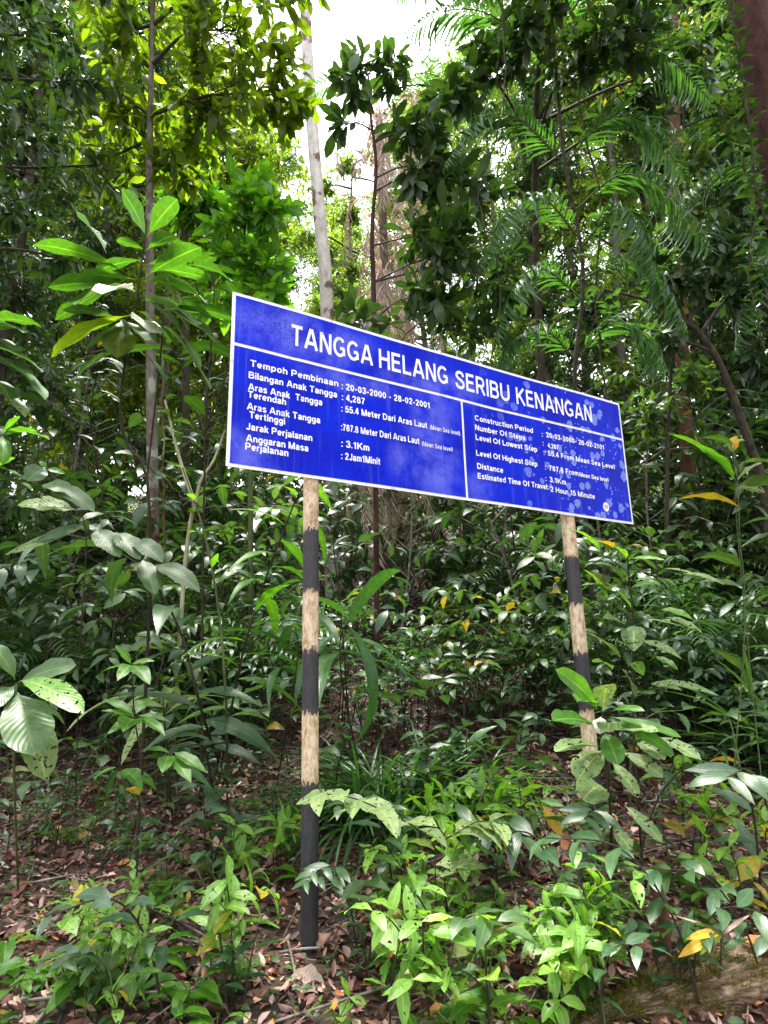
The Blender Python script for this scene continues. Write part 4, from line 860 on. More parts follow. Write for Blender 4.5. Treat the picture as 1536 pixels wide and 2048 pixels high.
hero('slender_sapling', 'slender sapling with narrow pale worn leaves beside the right post', b,
  [([b, pt(*Z(850, 1250), d), pt(*Z(845, 850), d), pt(*Z(848, 620), d), pt(*Z(830, 450), d), pt(*Z(815, 290), d)], .010, .005)] +
  [([pt(*Z(a, c), d), pt(*Z(e, f), d - .15)], .004, .002) for a, c, e, f in ((812, 360, 680, 270), (835, 550, 740, 470), (838, 610, 720, 520), (835, 355, 1100, 375), (848, 610, 1010, 600), (850, 970, 960, 930), (848, 620, 760, 590))],
  [zl(745, 245, 665, 212, .32, 'gold', 'yellow topmost leaf'), zl(812, 295, 735, 235, .3), zl(680, 270, 500, 145, .22), zl(820, 420, 698, 330, .24, 'pale'), zl(800, 410, 760, 360, .25, 'bright'), zl(740, 470, 580, 440, .22, 'pale'), zl(838, 560, 690, 420, .2), zl(720, 520, 585, 350, .15), zl(838, 445, 985, 432, .42), zl(835, 300, 1010, 308, .16, 'bright'), zl(1000, 352, 1160, 380, .13), zl(1100, 378, 1315, 435, .15, 'pale'), zl(980, 560, 1150, 612, .34), zl(870, 545, 985, 545, .12),
   zl(1010, 600, 1200, 680, .22, 'pale'), zl(850, 640, 850, 775, .62, 'pale', 'pale leaf facing the viewer'), zl(800, 640, 690, 605, .34, 'pale'), zl(880, 720, 1095, 815, .3, 'pale'), zl(780, 810, 605, 680, .28, 'pale'), zl(960, 930, 1285, 1003, .16, 'pale'), zl(930, 940, 1095, 975, .3, 'pale'), zl(960, 800, 1075, 870, .3, 'bright'), zl(740, 870, 635, 830, .28, 'bright'), zl(848, 830, 900, 900, .4), zl(850, 760, 780, 735, .4), zl(880, 610, 1100, 650, .1), zl(1050, 690, 1180, 655, .4), zl(848, 1010, 790, 870, .35, 'pale'), zl(848, 1020, 960, 990, .3, 'pale')],
  54, 'bright', 'stemdark', 'sapling', (.7, .9), face=.42)
d = 3.7
b, _ = gnd(1222, 1790)
hero('white_leafed_plant', 'plant with one chalk white leaf and jagged worn leaves in front of the right post', b,
  [([b, pt(*Z(730, 1600), d), pt(*Z(700, 1300), d), pt(*Z(690, 1090), d)], .011, .006)],
  [zl(695, 1085, 715, 945, .42, 'pale', 'pale yellow upright leaf'), zl(680, 1110, 672, 1198, .72, 'white', 'chalk white leaf', 0, -.1), zl(660, 1070, 447, 868, .26), zl(650, 1150, 432, 1130, .42), zl(650, 1060, 565, 1030, .5), zl(740, 1130, 1057, 1308, .24), zl(730, 1110, 1092, 1215, .2), zl(735, 1080, 905, 1080, .2), zl(700, 1190, 770, 1358, .55), zl(690, 1280, 560, 1435, .55, 'pale'), zl(690, 1270, 440, 1290, .3, 'pale'), zl(735, 1340, 872, 1525, .34, 'pale'), zl(790, 1290, 1000, 1422, .34, 'pale'), zl(730, 1140, 715, 1190, .6, 'pale'), zl(740, 1180, 975, 1185, .3, 'pale'),
   zl(950, 1210, 1195, 1330, .36, 'pale'), zl(860, 1240, 1010, 1330, .5, 'pale'), zl(680, 1460, 590, 1530, .7, 'pale'), zl(730, 1600, 990, 1600, .01)][:-1] +
  [((1248, 1610, d), (1325, 1685, d - .2), .26, 'pale'), ((1225, 1655, d), (1262, 1700, d - .1), .6, 'pale'), ((1226, 1650, d), (1190, 1690, d), .6, 'pale'), ((1215, 1580, d), (1165, 1600, d - .1), .7, 'pale')],
  55, 'fresh', 'stemdark', 'plant', (.9, .6), face=.5)
Y = lambda x, y: (500 + x / 3.072, 1500 + y / 3.072)
d = 3.6
b, _ = gnd(872, 1925)
arching('arching_sapling', 'sapling whose dark stem sends one long leafy branch arching towards the left post', b, [[b, pt(872, 1800, d), pt(869, 1690, d)], [pt(869, 1690, d), pt(*Y(1000, 465), d - .1), pt(*Y(850, 390), d - .2), pt(*Y(650, 300), d - .3), pt(*Y(440, 265), d - .4)], [pt(869, 1690, d), pt(*Y(1270, 510), d), pt(*Y(1400, 440), d), pt(*Y(1530, 450), d)]], 61, 'pale', L=.27, W=.10, n=13)
d = 3.3
b, _ = gnd(888, 1960)
arching('leaning_seedling', 'pale leaved seedling leaning left below the arching branch', b, [[b, pt(*Y(1180, 1170), d), pt(*Y(1050, 930), d), pt(*Y(960, 780), d), pt(*Y(880, 650), d), pt(*Y(790, 610), d)]], 62, 'bright', L=.22, W=.085, n=13, f0=.15)
d = 4.6
b, _ = gnd(450, 1560)
arching('ginger_plant', 'ginger-like plant whose dark stem arches up to the left with broad drooping leaves', b, [[b, pt(405, 1430, d), pt(370, 1290, d), pt(330, 1200, d), pt(278, 1130, d), pt(190, 1085, d), pt(120, 1070, d), pt(40, 1090, d)]], 63, 'glossy', L=.50, W=.12, n=19, f0=.32, prof=(.5, 1.1), droop=1.0, spread=1.1, r=.012)
d = 4.8
b, _ = gnd(430, 1600)
arching('tall_ginger_plant', 'ginger-like plant with a straight dark stem and long light green leaves beside the left post', b, [[b, pt(478, 1340, d), pt(520, 1190, d), pt(560, 1080, d), pt(598, 985, d), pt(640, 900, d + .2)]], 64, 'fresh', L=.55, W=.085, n=22, f0=.35, prof=(.45, 1.0), droop=1.0, spread=1.25, r=.010)
d = 5.0
b, _ = gnd(735, 1600)
arching('drooping_palm_seedling', 'palm seedling with long strap leaves drooping right of the left post', b, [[b, pt(690, 1400, d), pt(680, 1280, d - .2), pt(700, 1240, d - .4)]], 65, 'palm', L=.75, W=.09, n=9, f0=.75, prof=(.5, .9), droop=1.5, spread=1.2, mode='spi', r=.008)
d = 5.0
b, _ = gnd(548, 1600)
arching('drooping_palm_seedling', 'palm seedling with long strap leaves drooping left of the left post', b, [[b, pt(580, 1420, d), pt(596, 1300, d), pt(590, 1255, d)]], 66, 'palm', L=.7, W=.08, n=9, f0=.8, prof=(.5, .9), droop=1.5, spread=1.2, mode='spi', r=.008)
d = 5.2
b, _ = gnd(345, 1640)
arching('drooping_palm_seedling', 'palm seedling with yellowish strap leaves hanging below the ginger-like plant', b, [[b, pt(330, 1450, d), pt(325, 1385, d)]], 67, 'pale', L=.65, W=.10, n=9, f0=.85, prof=(.5, .8), droop=1.4, spread=1.1, mode='spi', r=.008)
d = 7.3
b = base_at(358, d)
arching('pale_stemmed_sapling', 'sapling with a smooth pale yellowish stem leaning right, left of the board', b, [[b, pt(366, 1180, d), pt(380, 1050, d), pt(390, 1010, d), pt(402, 960, d), pt(428, 920, d), pt(450, 860, d)], [pt(390, 1010, d), pt(360, 920, d), pt(330, 800, d)]], 68, 'mid', 'stempale', L=.26, W=.10, n=8, f0=.5, r=.028, mode='spi')
d = 4.5
b, _ = gnd(455, 1590)
arching('slim_green_cane', 'slim straight green cane leaning left in front of the pale stemmed sapling', b, [[b, pt(452, 1400, d), pt(437, 1220, d), pt(412, 1080, d), pt(388, 1000, d), pt(365, 935, d)]], 69, 'fresh', 'stem', L=.2, W=.06, n=4, f0=.8, r=.011)
d = 5
b, _ = gnd(1460, 1650)
arching('whitish_sapling', 'tall sapling with pale broad leaves and an orange top leaf at the right edge', b, [[b, pt(1490, 1250, d), pt(1480, 1080, d), pt(1475, 960, d), pt(1468, 890, d)]], 70, 'mid', 'stem', L=.36, W=.13, n=12, f0=.4, r=.006)
o = hero('orange_tipped_shoot', 'upright shoot ending in an orange leaf at the right edge', base_at(1475, 5.1) , [([base_at(1475, 5.1), pt(1478, 1100, 5.1), pt(1468, 905, 5.1)], .005, .003)], [((1466, 905, 5.1), (1470, 872, 5.1), .7, 'gold', 'orange leaf at the tip'), ((1466, 908, 5.1), (1448, 878, 5.1), .4, 'pale'), ((1470, 950, 5.1), (1335, 866, 5.0), .25, 'fresh'), ((1470, 960, 5.1), (1390, 890, 4.9), .3), ((1472, 965, 5.1), (1525, 925, 5), .5, 'pale'), ((1473, 970, 5.1), (1530, 985, 5), .55, 'pale')], 71, 'fresh')

# strap-leaf clumps
def strap_geo(seed, n=70, L=.8, W=.022, r=.1, bend=1.5):
    rng = np.random.default_rng(seed); g = Geo(); a = rng.random(n) * 6.28; o = np.stack([np.cos(a), np.sin(a), 0 * a], 1)
    P = o * r * np.sqrt(rng.random(n))[:, None]; el = .35 + .95 * rng.random(n)
    D = o * np.cos(el)[:, None] + UP * np.sin(el)[:, None]
    g.leaves(P, D, UP + o * -.3 + rng.normal(0, .1, (n, 3)), L * (.6 + .6 * rng.random(n)), W, bend * (.6 + .7 * rng.random(n)), .5, (.15, .5), 9, 2, 0, rng.random(n), 0, rng, 0)
    return g
def build_clumps():
    me = [strap_geo(80 + k, 90, .95, .026).mesh('strap_leaf_clump', M['palm']) for k in range(2)]
    for k, (px, py, s) in enumerate(((720, 1665, 1.2), (800, 1650, 1.15), (870, 1640, 1.2), (930, 1650, 1.0), (680, 1640, .8), (760, 1610, 1.1))):
        p, _ = gnd(px, py); o = ob('strap_leaf_clump', me[k % 2], None); o.location = p; o.rotation_euler = (0, 0, k * 1.7); o.scale = (s,) * 3
        tag(o, 'dense clump of narrow drooping grass-like leaves right of the left post', 'plant', 'strap leaf clumps behind the left post')
    me2 = strap_geo(88, 60, 1.3, .045, .1, 1.2).mesh('spiky_pandan', M['glossy'])
    for k, (px, d, s) in enumerate(((1430, 7.2, 1.2), (1500, 6.6, 1.2), (1370, 8.4, 1.1), (1560, 6.0, 1.2), (1320, 9.2, 1.0), (60, 8.5, 1.1), (180, 9, 1.0))):
        p = base_at(px, d); o = ob('spiky_pandan', me2, None); o.location = p; o.rotation_euler = (0, 0, k * 2.1); o.scale = (s,) * 3
        tag(o, 'dark spiky plant of long sword leaves on the slope', 'plant', 'spiky sword leaved plants on the slope')
build_clumps()

# mossy log, dead stump, prominent fallen leaves
def build_log():
    m, n, L = newmat('rotting_wood')
    uvn = n.new('ShaderNodeUVMap'); mp = n.new('ShaderNodeMapping'); mp.inputs['Scale'].default_value = (9, 2.2, 1); L.new(uvn.outputs[0], mp.inputs[0])
    nz = n.new('ShaderNodeTexNoise'); nz.inputs['Scale'].default_value = 4; nz.inputs['Detail'].default_value = 9; nz.inputs['Roughness'].default_value = .72; L.new(mp.outputs[0], nz.inputs[0])
    r = n.new('ShaderNodeValToRGB'); L.new(nz.outputs[0], r.inputs[0]); E = r.color_ramp.elements; E[0].position = .36; E[0].color = (.018, .010, .006, 1); E[1].position = .68; E[1].color = (.42, .33, .22, 1)
    e = E.new(.48); e.color = (.11, .065, .03, 1)
    p = n.new('ShaderNodeBsdfPrincipled'); L.new(r.outputs[0], p.inputs['Base Color']); p.inputs['Roughness'].default_value = .9
    bp = n.new('ShaderNodeBump'); bp.inputs['Strength'].default_value = 1; bp.inputs['Distance'].default_value = .02; L.new(nz.outputs[0], bp.inputs['Height']); L.new(bp.outputs[0], p.inputs['Normal'])
    o = n.new('ShaderNodeOutputMaterial'); L.new(p.outputs[0], o.inputs[0])
    rng = np.random.default_rng(5)
    a, _ = gnd(1660, 1940); b, _ = gnd(1140, 2050); b = b - UP * .03
    C = curve([a + (a - b) * .15, (a + b) / 2 + UP * .03, b], 140); g = Geo(); rr = np.interp(np.linspace(0, 1, len(C)), [0, .2, .55, .8, 1], [.165, .155, .125, .08, .04])
    ns_ = 72; g.tube(C - a, rr, ns_); X = g.V[-1]; th = np.tile(np.arange(ns_), len(C)) * (2 * math.pi / ns_); al = np.repeat(np.linspace(0, 1, len(C)), ns_)
    cen = np.repeat(C - a, ns_, axis=0); k = 1 + .12 * np.sin(3 * th + al * 9) + .07 * np.sin(7 * th - al * 22) + .06 * np.sin(al * 47 + 2 * th) + .05 * np.sin(13 * th + 6 * np.sin(al * 31)) + .04 * np.sin(al * 110 + 5 * th) + rng.normal(0, .02, len(th)); g.V[-1] = cen + (X - cen) * k[:, None]
    t = thing('mossy_log', 'rotting mossy log on the ground at the lower right corner', 'log', a); ob('log_body', g, m, t)
    g2 = Geo(); n = 42000; i = rng.integers(0, len(cen), n); nn = nrm(g.V[0][i] - cen[i])
    msk = np.sin(al[i] * 26 + 2 * np.sin(3 * th[i])) + .8 * np.sin(al[i] * 61 - 4 * th[i]) + .5 * np.sin(9 * th[i] + al[i] * 15) + nn[:, 2] * .9
    sel = (nn[:, 2] > -.35) & (msk + rng.normal(0, .3, n) > .35); i = i[sel]; nn = nn[sel]; n = len(i)
    g2.leaves(g.V[0][i] + rng.normal(0, .009, (n, 3)), nn + rng.normal(0, .8, (n, 3)), nrm(rng.normal(0, 1, (n, 3))), .012 + .018 * rng.random(n), .005, .8, .1, (.4, .8), 2, 1, 0, rng.random(n), 0, rng)
    mm = leaf_mat('moss', (.055, .06, .008), (.16, .15, .02), (1.4, 1.4, .5), .8, .3, 0, None, .1)
    o = ob('moss', g2, mm, t); o['kind'] = 'stuff'
    p, _ = gnd(1325, 1900); q = pt(1312, 1770, 3.35); g = Geo(); C = curve([p - p - UP * .1, (q - p) * .5 + np.array([.02, 0, 0]), q - p], 20)
    g.tube(C, np.linspace(.042, .03, len(C)), 14); g.V[-1] += rng.normal(0, .003, g.V[-1].shape)
    tag(ob('dead_sapling', g, M['barkbrown'], None, p), 'short reddish dead stem standing among seedlings at lower right', 'dead sapling')
build_log()
def fallen(label, px, py, L, W, mt, k, lift=.02, rz=None, tilt=.2):
    rng = np.random.default_rng(900 + k); g = Geo(); a = rng.random() * 6.28 if rz is None else rz
    D = np.array([math.cos(a), math.sin(a), tilt]); g.leaves(np.zeros(3), D, UP + rng.normal(0, .25, 3) - np.array([0, .5, 0]), L, W, .9, .35, (.7, .8), 10, 4, 0, rng.random(), .08, rng)
    p, _ = gnd(px, py); tag(ob('fallen_leaf', g, M[mt], None, p + UP * lift), label, 'leaf')
fallen('large orange dead leaf near the foot of the left post', 770, 1960, .22, .09, 'orange', 1, .05, 1.2, .8)
fallen('yellow fallen leaf lying on the mossy log', 1490, 1965, .26, .09, 'orange', 2, .17, -.6)
fallen('big reddish curled dead leaf in the lower left litter', 165, 1990, .26, .11, 'redleaf', 3, .02, .9, .4)
fallen('reddish dead leaf standing beside bright seedlings at lower right', 1325, 1950, .24, .09, 'redleaf', 4, .06, 2.2, .6)
fallen('round salmon pink dead leaf just below the left post', 575, 1975, .20, .15, 'deadfrond', 5, .02)
fallen('orange leaf between the broad ground plants at lower left', 25, 1880, .14, .07, 'orange', 6)
fallen('upright brick red dead leaf at the left edge', 25, 1810, .22, .08, 'redleaf', 7, .03, 1.6, .8)
p = pt(1103, 1640, 3.9)
g = Geo(); px_leaf(g, (1083, 1607, 3.9), (1122, 1672, 3.8), .3, .5, .6, base=pt(1083, 1607, 3.9), rng=np.random.default_rng(3)); 
hb, _ = gnd(1110, 1760)
hero('yellow_leafed_stem', 'thin dark stem holding a single hanging yellow leaf left of the right post', hb, [([hb, pt(1092, 1640, 3.9), pt(1078, 1600, 3.9)], .004, .003)], [((1083, 1608, 3.9), (1124, 1672, 3.8), .34, 'gold', 'single yellow leaf'), ((1078, 1600, 3.9), (1128, 1612, 3.8), .3)], 72, 'fresh', 'stemdark', face=.7)
hb, _ = gnd(1440, 1965)
hero('yellowing_palm_seedling', 'palm seedling with ragged yellow leaf blades beside the mossy log', hb, [([hb, pt(1443, 1890, 2.9), pt(1440, 1862, 2.9)], .006, .004)],
     [((1440, 1866, 2.9), (1357, 1915, 2.8), .2, 'gold'), ((1440, 1866, 2.9), (1372, 1880, 2.8), .18, 'gold'), ((1440, 1864, 2.9), (1382, 1845, 2.9), .16, 'yellow'), ((1440, 1862, 2.9), (1350, 1832, 3.0), .06, 'deadfrond'), ((1442, 1866, 2.9), (1400, 1910, 2.75), .16, 'yellow'), ((1445, 1870, 2.9), (1500, 1830, 2.9), .12, 'deadfrond')], 73, 'gold', face=.6, prof=(.5, .8))

# ------------------------------------------------------------------ understory plants, copied
def plant_kind(name, label, cat, stem_mat, leaf_mat_, build, seed, group):
    rng = np.random.default_rng(seed); gs, gl = Geo(), Geo(); build(gs, gl, rng)
    t = thing(name, label, cat, (0, 0, -50), 0, group)
    if gs.V: ob('stem', gs, M[stem_mat], t)
    ob('leaves', gl, M[leaf_mat_], t)
    return t
def b_opp(h, L, W, n):
    def f(gs, gl, rng):
        tip = np.array([rng.normal(0, .18) * h, rng.normal(0, .18) * h, h]); C = curve([(0, 0, -.05), tip * .5 + rng.normal(0, .03, 3), tip], 10); gs.tube(C, np.linspace(.006, .003, len(C)), 5)
        leafy(gl, C, n, L, W, rng, .4, 1, 1.1, 'opp', .8, (.65, .95), 8, 4, 0, .9, .05, .15)
        for k in range(rng.integers(1, 4)):
            P, T = at_len(C, np.array([.35 + .4 * rng.random()])); a = rng.random() * 6.28; e = P[0] + np.array([math.cos(a), math.sin(a), .7]) * h * .35
            c = curve([P[0], (P[0] + e) / 2 + UP * .02, e], 6); gs.tube(c, np.linspace(.004, .002, len(c)), 4); leafy(gl, c, max(2, n - 2), L * .85, W * .85, rng, .5, 1, 1.1, 'opp', .8, (.65, .95), 8, 4, 0, .9, .05, .15)
    return f
def b_alt(h, L, W, n, lean=.5, prof=(.6, 1.1), nl=1):
    def f(gs, gl, rng):
        for q in range(nl):
            a = rng.random() * 6.28; o = np.array([math.cos(a), math.sin(a), 0]); C = curve([(0, 0, -.05), UP * h * .5 + o * lean * .12 * h, UP * h * .88 + o * lean * .45 * h, UP * h * .95 + o * lean * h], 14); gs.tube(C, np.linspace(.007, .003, len(C)), 5)
            leafy(gl, C, n, L, W, rng, .25, 1, 1.0, 'alt', .8, prof, 7, 2, 0, .9, .05)
    return f
def b_fern(h, n):
    def f(gs, gl, rng):
        for k in range(n):
            a = 6.28 * k / n + rng.normal(0, .2); o = np.array([math.cos(a), math.sin(a), 0]); C = curve([(0, 0, 0), o * h * .35 + UP * h * .5, o * h * .8 + UP * h * .62, o * h * 1.15 + UP * h * .45], 10); gs.tube(C, np.linspace(.003, .001, len(C)), 4)
            m = 18; ff = np.linspace(.2, .99, m); P, T = at_len(C, ff); S = nrm(np.cross(T, UP)); ln = h * .26 * np.sin(np.pi * (.2 + .78 * ff))
            for s in (-1, 1): gl.leaves(P, S * s + T * .35, UP + rng.normal(0, .1, (m, 3)), ln, h * .055, .4, .1, (.25, .6), 3, 1, 0, rng.random(m), 0, rng)
    return f
def b_broad(h, n, L, W):
    def f(gs, gl, rng):
        for k in range(n):
            a = 2.4 * k + rng.normal(0, .3); o = np.array([math.cos(a), math.sin(a), 0]); pe = h * (.4 + .6 * rng.random()); C = curve([(0, 0, -.02), o * pe * .2 + UP * pe * .7, o * pe * .45 + UP * pe], 6); gs.tube(C, .0035, 4)
            s = .7 + .5 * rng.random(); gl.leaves(C[-1], o * 1 + UP * .35, UP + rng.normal(0, .15, 3), L * s, W * s, .9 + .5 * rng.random(), .3, (.55, .75), 10, 4, 0, rng.random(), .05, rng, .05)
    return f
def b_sap(h, L, W, nb, n, r=.014, prof=(.65, 1.0), hang=.1):
    def f(gs, gl, rng):
        C = curve([(0, 0, -.1), (rng.normal(0, .06) * h, rng.normal(0, .06) * h, h * .5), (rng.normal(0, .1) * h, rng.normal(0, .1) * h, h)], 14); gs.tube(C, np.linspace(r, r * .35, len(C)), 6)
        leafy(gl, C, n, L, W, rng, .8, 1, .9, 'spi', .7, prof, 5, 2)
        for k in range(nb):
            P, T = at_len(C, np.array([.3 + .65 * (k + rng.random()) / nb])); a = 2.4 * k + rng.normal(0, .3); ln = h * (.18 + .2 * rng.random()); o = np.array([math.cos(a), math.sin(a), 0])
            c = curve([P[0], P[0] + o * ln * .6 + UP * ln * .35, P[0] + o * ln + UP * ln * (.3 - hang)], 8); gs.tube(c, np.linspace(r * .4, r * .15, len(c)), 4)
            leafy(gl, c, n, L, W, rng, .3, 1, 1.0, 'alt', .9, prof, 5, 2)
    return f
def b_palm(h, nf, L):
    def f(gs, gl, rng):
        for k in range(nf):
            a = 2.4 * k + rng.normal(0, .2); o = np.array([math.cos(a), math.sin(a), 0]); q = .7 + .5 * rng.random(); C = curve([(0, 0, -.05), o * h * .2 * q + UP * h * .75 * q, o * h * .6 * q + UP * h * q, o * h * q * 1.05 + UP * h * .8 * q], 12); gs.tube(C, np.linspace(.009, .002, len(C)), 4)
            m = 17; ff = np.linspace(.3, .99, m); P, T = at_len(C, ff); S = nrm(np.cross(T, UP)); ln = L * np.sin(np.pi * (.2 + .7 * ff))
            for s in (-1, 1): gl.leaves(P, S * s * .8 + T * .6 + UP * .15, UP + rng.normal(0, .15, (m, 3)), ln, .035, 1.0, .3, (.35, .8), 5, 2, 0, rng.random(m), 0, rng, .02)
    return f
def b_twig(h, L, W):
    def f(gs, gl, rng):
        for q in range(rng.integers(1, 4)):
            o = rng.normal(0, .12, 3) * h; o[2] = 0; C = curve([o * .3 + (0, 0, -.05), o * .7 + UP * h * .5 + rng.normal(0, .03, 3), o * 1.4 + UP * h * (.7 + .4 * rng.random())], 10); gs.tube(C, np.linspace(.009, .004, len(C)), 5)
            leafy(gl, C, 9, L, W, rng, .45, 1, 1.1, 'spi', 1.0, (.6, 1.1), 5, 2, 0, .75)
            for k in range(3):
                P, T = at_len(C, np.array([.45 + .5 * rng.random()])); a = rng.random() * 6.28; e = P[0] + np.array([math.cos(a), math.sin(a), .3]) * h * .22
                c = curve([P[0], e], 4); gs.tube(c, .003, 3); leafy(gl, c, 5, L, W, rng, .4, 1, .9, 'alt', 1.0, (.6, 1.1), 5, 2, 0, .75)
    return f
KN = {}
def kinds(key, name, label, cat, sm, lm, builds, group):
    KN[key] = [plant_kind(name, label, cat, sm, lm, bd, 200 + 7 * len(KN) + k, group) for k, bd in enumerate(builds)]; KN[key + '_used'] = [False] * len(builds)
def drop(key, p, rz, s, rng, tilt=.08, label=None):
    i = rng.integers(0, len(KN[key])); tl = (rng.normal(0, tilt), rng.normal(0, tilt))
    if not KN[key + '_used'][i]:
        t = KN[key][i]; t.location = p; t.rotation_euler = (tl[0], tl[1], rz); t.scale = (s,) * 3; KN[key + '_used'][i] = True
    else: t = dup(KN[key][i], p, rz, s, tilt=tl)
    return t
kinds('bright', 'bright_seedling', 'bright green seedling with paired ribbed leaves among the litter in front', 'seedling', 'stemdark', 'bright', [b_opp(.42, .19, .075, 4), b_opp(.55, .21, .075, 5), b_opp(.36, .16, .07, 3), b_opp(.62, .23, .08, 4), b_opp(.3, .15, .065, 3)], 'bright paired leaf seedlings in front')
kinds('gloss', 'glossy_seedling', 'glossy dark green seedling with narrow alternate leaves low in the understory', 'seedling', 'stemdark', 'glossy', [b_alt(.5, .19, .06, 8), b_alt(.65, .21, .07, 9, .7), b_alt(.4, .17, .06, 7, .4, nl=2), b_alt(.75, .2, .06, 11, .8)], 'glossy narrow leaf seedlings')
kinds('midseed', 'green_seedling', 'mid green seedling with soft drooping leaves on the forest floor', 'seedling', 'stem', 'mid', [b_alt(.45, .17, .075, 7), b_alt(.6, .2, .08, 9, .6), b_alt(.38, .16, .07, 6, .5, nl=2)], 'mid green seedlings')
kinds('fern', 'small_fern', 'small light green fern on the litter', 'fern', 'stem', 'fresh', [b_fern(.24, 7), b_fern(.32, 8), b_fern(.2, 6)], 'small ferns on the litter')
kinds('broad', 'broad_ground_plant', 'low plant with broad pleated leaves rising from the litter', 'plant', 'stem', 'fresh', [b_broad(.16, 6, .26, .11), b_broad(.2, 7, .3, .12), b_broad(.12, 5, .22, .11)], 'broad pleated ground plants')
kinds('sap', 'understory_sapling', 'thin understory sapling with mid green drooping leaves behind the sign', 'sapling', 'branch', 'mid', [b_sap(1.7, .22, .085, 8, 7), b_sap(2.3, .24, .09, 10, 7), b_sap(1.3, .2, .08, 7, 6)], 'mid green understory saplings')
kinds('dsap', 'dark_sapling', 'thin understory sapling with dark glossy leaves behind the sign', 'sapling', 'stemdark', 'glossy', [b_sap(1.5, .22, .075, 8, 7), b_sap(2.1, .24, .08, 10, 8), b_sap(2.9, .24, .08, 12, 8)], 'dark glossy understory saplings')
kinds('twig', 'wiry_sapling', 'wiry sapling with thin dark stems and a few narrow drooping leaves on the slope', 'sapling', 'stemdark', 'glossy', [b_twig(1.1, .19, .05), b_twig(1.5, .2, .05), b_twig(.9, .17, .05), b_twig(1.8, .2, .055)], 'wiry saplings on the slope')
kinds('pole', 'pole_sapling', 'tall slim pole-like young tree with sparse leaves on the slope', 'young tree', 'barkgrey', 'dark', [b_sap(4.5, .2, .075, 16, 9, .03), b_sap(5.5, .2, .08, 18, 9, .036)], 'slim young trees on the slope')
kinds('rattan', 'rattan_palm', 'low palm with feathery arching fronds on the slope behind the sign', 'palm', 'stem', 'palm', [b_palm(1.3, 7, .4), b_palm(1.7, 8, .46), b_palm(1.0, 6, .34)], 'low feathery palms on the slope')

rng = np.random.default_rng(1234)
def scat(key, n, x0, x1, y0, y1, s0, s1, avoid=(), rj=None):
    k = 0; tries = 0
    while k < n and tries < n * 20:
        tries += 1; px = rng.uniform(x0, x1); py = rng.uniform(y0, y1)
        p, d = gnd(px, py)
        if any(ax0 < px < ax1 and ay0 < py < ay1 for ax0, ax1, ay0, ay1 in avoid): continue
        if d > 30: continue
        drop(key, p, rng.random() * 6.28, rng.uniform(s0, s1), rng); k += 1
AV = [(500, 740, 1790, 2060), (40, 130, 1750, 1850), (1230, 1600, 1850, 2130)]
for px, py, k in ((455, 1800, 1.15), (500, 1770, 1.0), (980, 1770, 1.25), (1030, 1760, 1.0), (1420, 1850, 1.15), (1490, 1860, 1.2), (420, 1960, .8), (470, 2010, .9), (1130, 2120, 1.1), (860, 2060, 1.0), (250, 2040, .8), (150, 2060, .7), (900, 1860, .9)):
    p, _ = gnd(px, py); drop('bright', p, rng.random() * 6.28, k * rng.uniform(.85, 1.1), rng)
scat('bright', 6, 380, 900, 1690, 2120, .6, 1.0, AV)
scat('bright', 20, 760, 1560, 1700, 2130, .6, 1.15, AV)
scat('bright', 5, 1000, 1200, 1930, 2120, .5, .9)
scat('bright', 8, 40, 420, 1850, 2120, .5, .85, AV)
scat('gloss', 10, 0, 560, 1660, 2080, .6, 1.1, AV)
scat('gloss', 16, 660, 1536, 1660, 2080, .8, 1.4, AV)
scat('midseed', 9, 0, 560, 1640, 2100, .5, .9, AV)
scat('midseed', 24, 660, 1536, 1640, 2100, .6, 1.2, AV)
scat('gloss', 5, 690, 900, 1850, 2080, .5, .8)
scat('fern', 40, -20, 1536, 1680, 2080, .3, .65, AV)
scat('broad', 24, -20, 1536, 1780, 2110, .45, .8, AV)
scat('fern', 16, -20, 600, 1580, 1800, .35, .7, AV)
scat('twig', 12, -20, 600, 1560, 1780, .3, .55, AV)
scat('gloss', 12, -20, 600, 1600, 1800, .45, .8, AV)
scat('midseed', 12, -20, 600, 1580, 1780, .4, .7, AV)
scat('gloss', 8, 950, 1560, 1850, 2120, .7, 1.1, [(1180, 1500, 1880, 2000)])
# middle band
scat('gloss', 50, -100, 1640, 1420, 1680, .8, 1.6, [(480, 640, 1500, 1680)])
scat('midseed', 44, -100, 1640, 1380, 1680, .7, 1.5, [(480, 640, 1560, 1680)])
scat('sap', 26, -150, 520, 1330, 1560, .55, 1.0)
scat('sap', 10, 700, 1250, 1280, 1560, .5, .9)
scat('sap', 16, 1250, 1700, 1280, 1560, .55, 1.0)
scat('dsap', 24, -150, 560, 1300, 1540, .6, 1.0)
scat('dsap', 16, 640, 1250, 1280, 1540, .5, .9)
scat('dsap', 20, 1250, 1700, 1250, 1540, .55, .95)
scat('rattan', 10, -100, 620, 1270, 1500, .7, 1.1)
scat('rattan', 14, 1150, 1700, 1260, 1480, .7, 1.1)
scat('twig', 46, 600, 1300, 1270, 1560, .6, 1.2)
scat('twig', 30, -100, 600, 1300, 1600, .6, 1.1)
scat('twig', 24, 1200, 1640, 1300, 1600, .6, 1.1)
for px, d, s_, k in ((210, 7.2, 1.25, 'sap'), (280, 7.8, 1.3, 'dsap'), (370, 7.6, 1.2, 'dsap'), (150, 7.8, 1.4, 'sap'), (420, 8.2, 1.3, 'sap'), (330, 6.8, 1.0, 'sap'), (60, 7, 1.3, 'dsap'), (520, 8, 1.3, 'dsap'), (250, 8.6, 1.5, 'dsap'), (700, 6.8, .9, 'dsap'), (790, 6.9, .95, 'twig'), (850, 7.4, 1.1, 'sap'), (960, 7.8, 1.2, 'sap'), (1050, 8.2, 1.3, 'dsap')):
    drop(k, base_at(px, d) + UP * .06, rng.random() * 6.28, s_, rng)
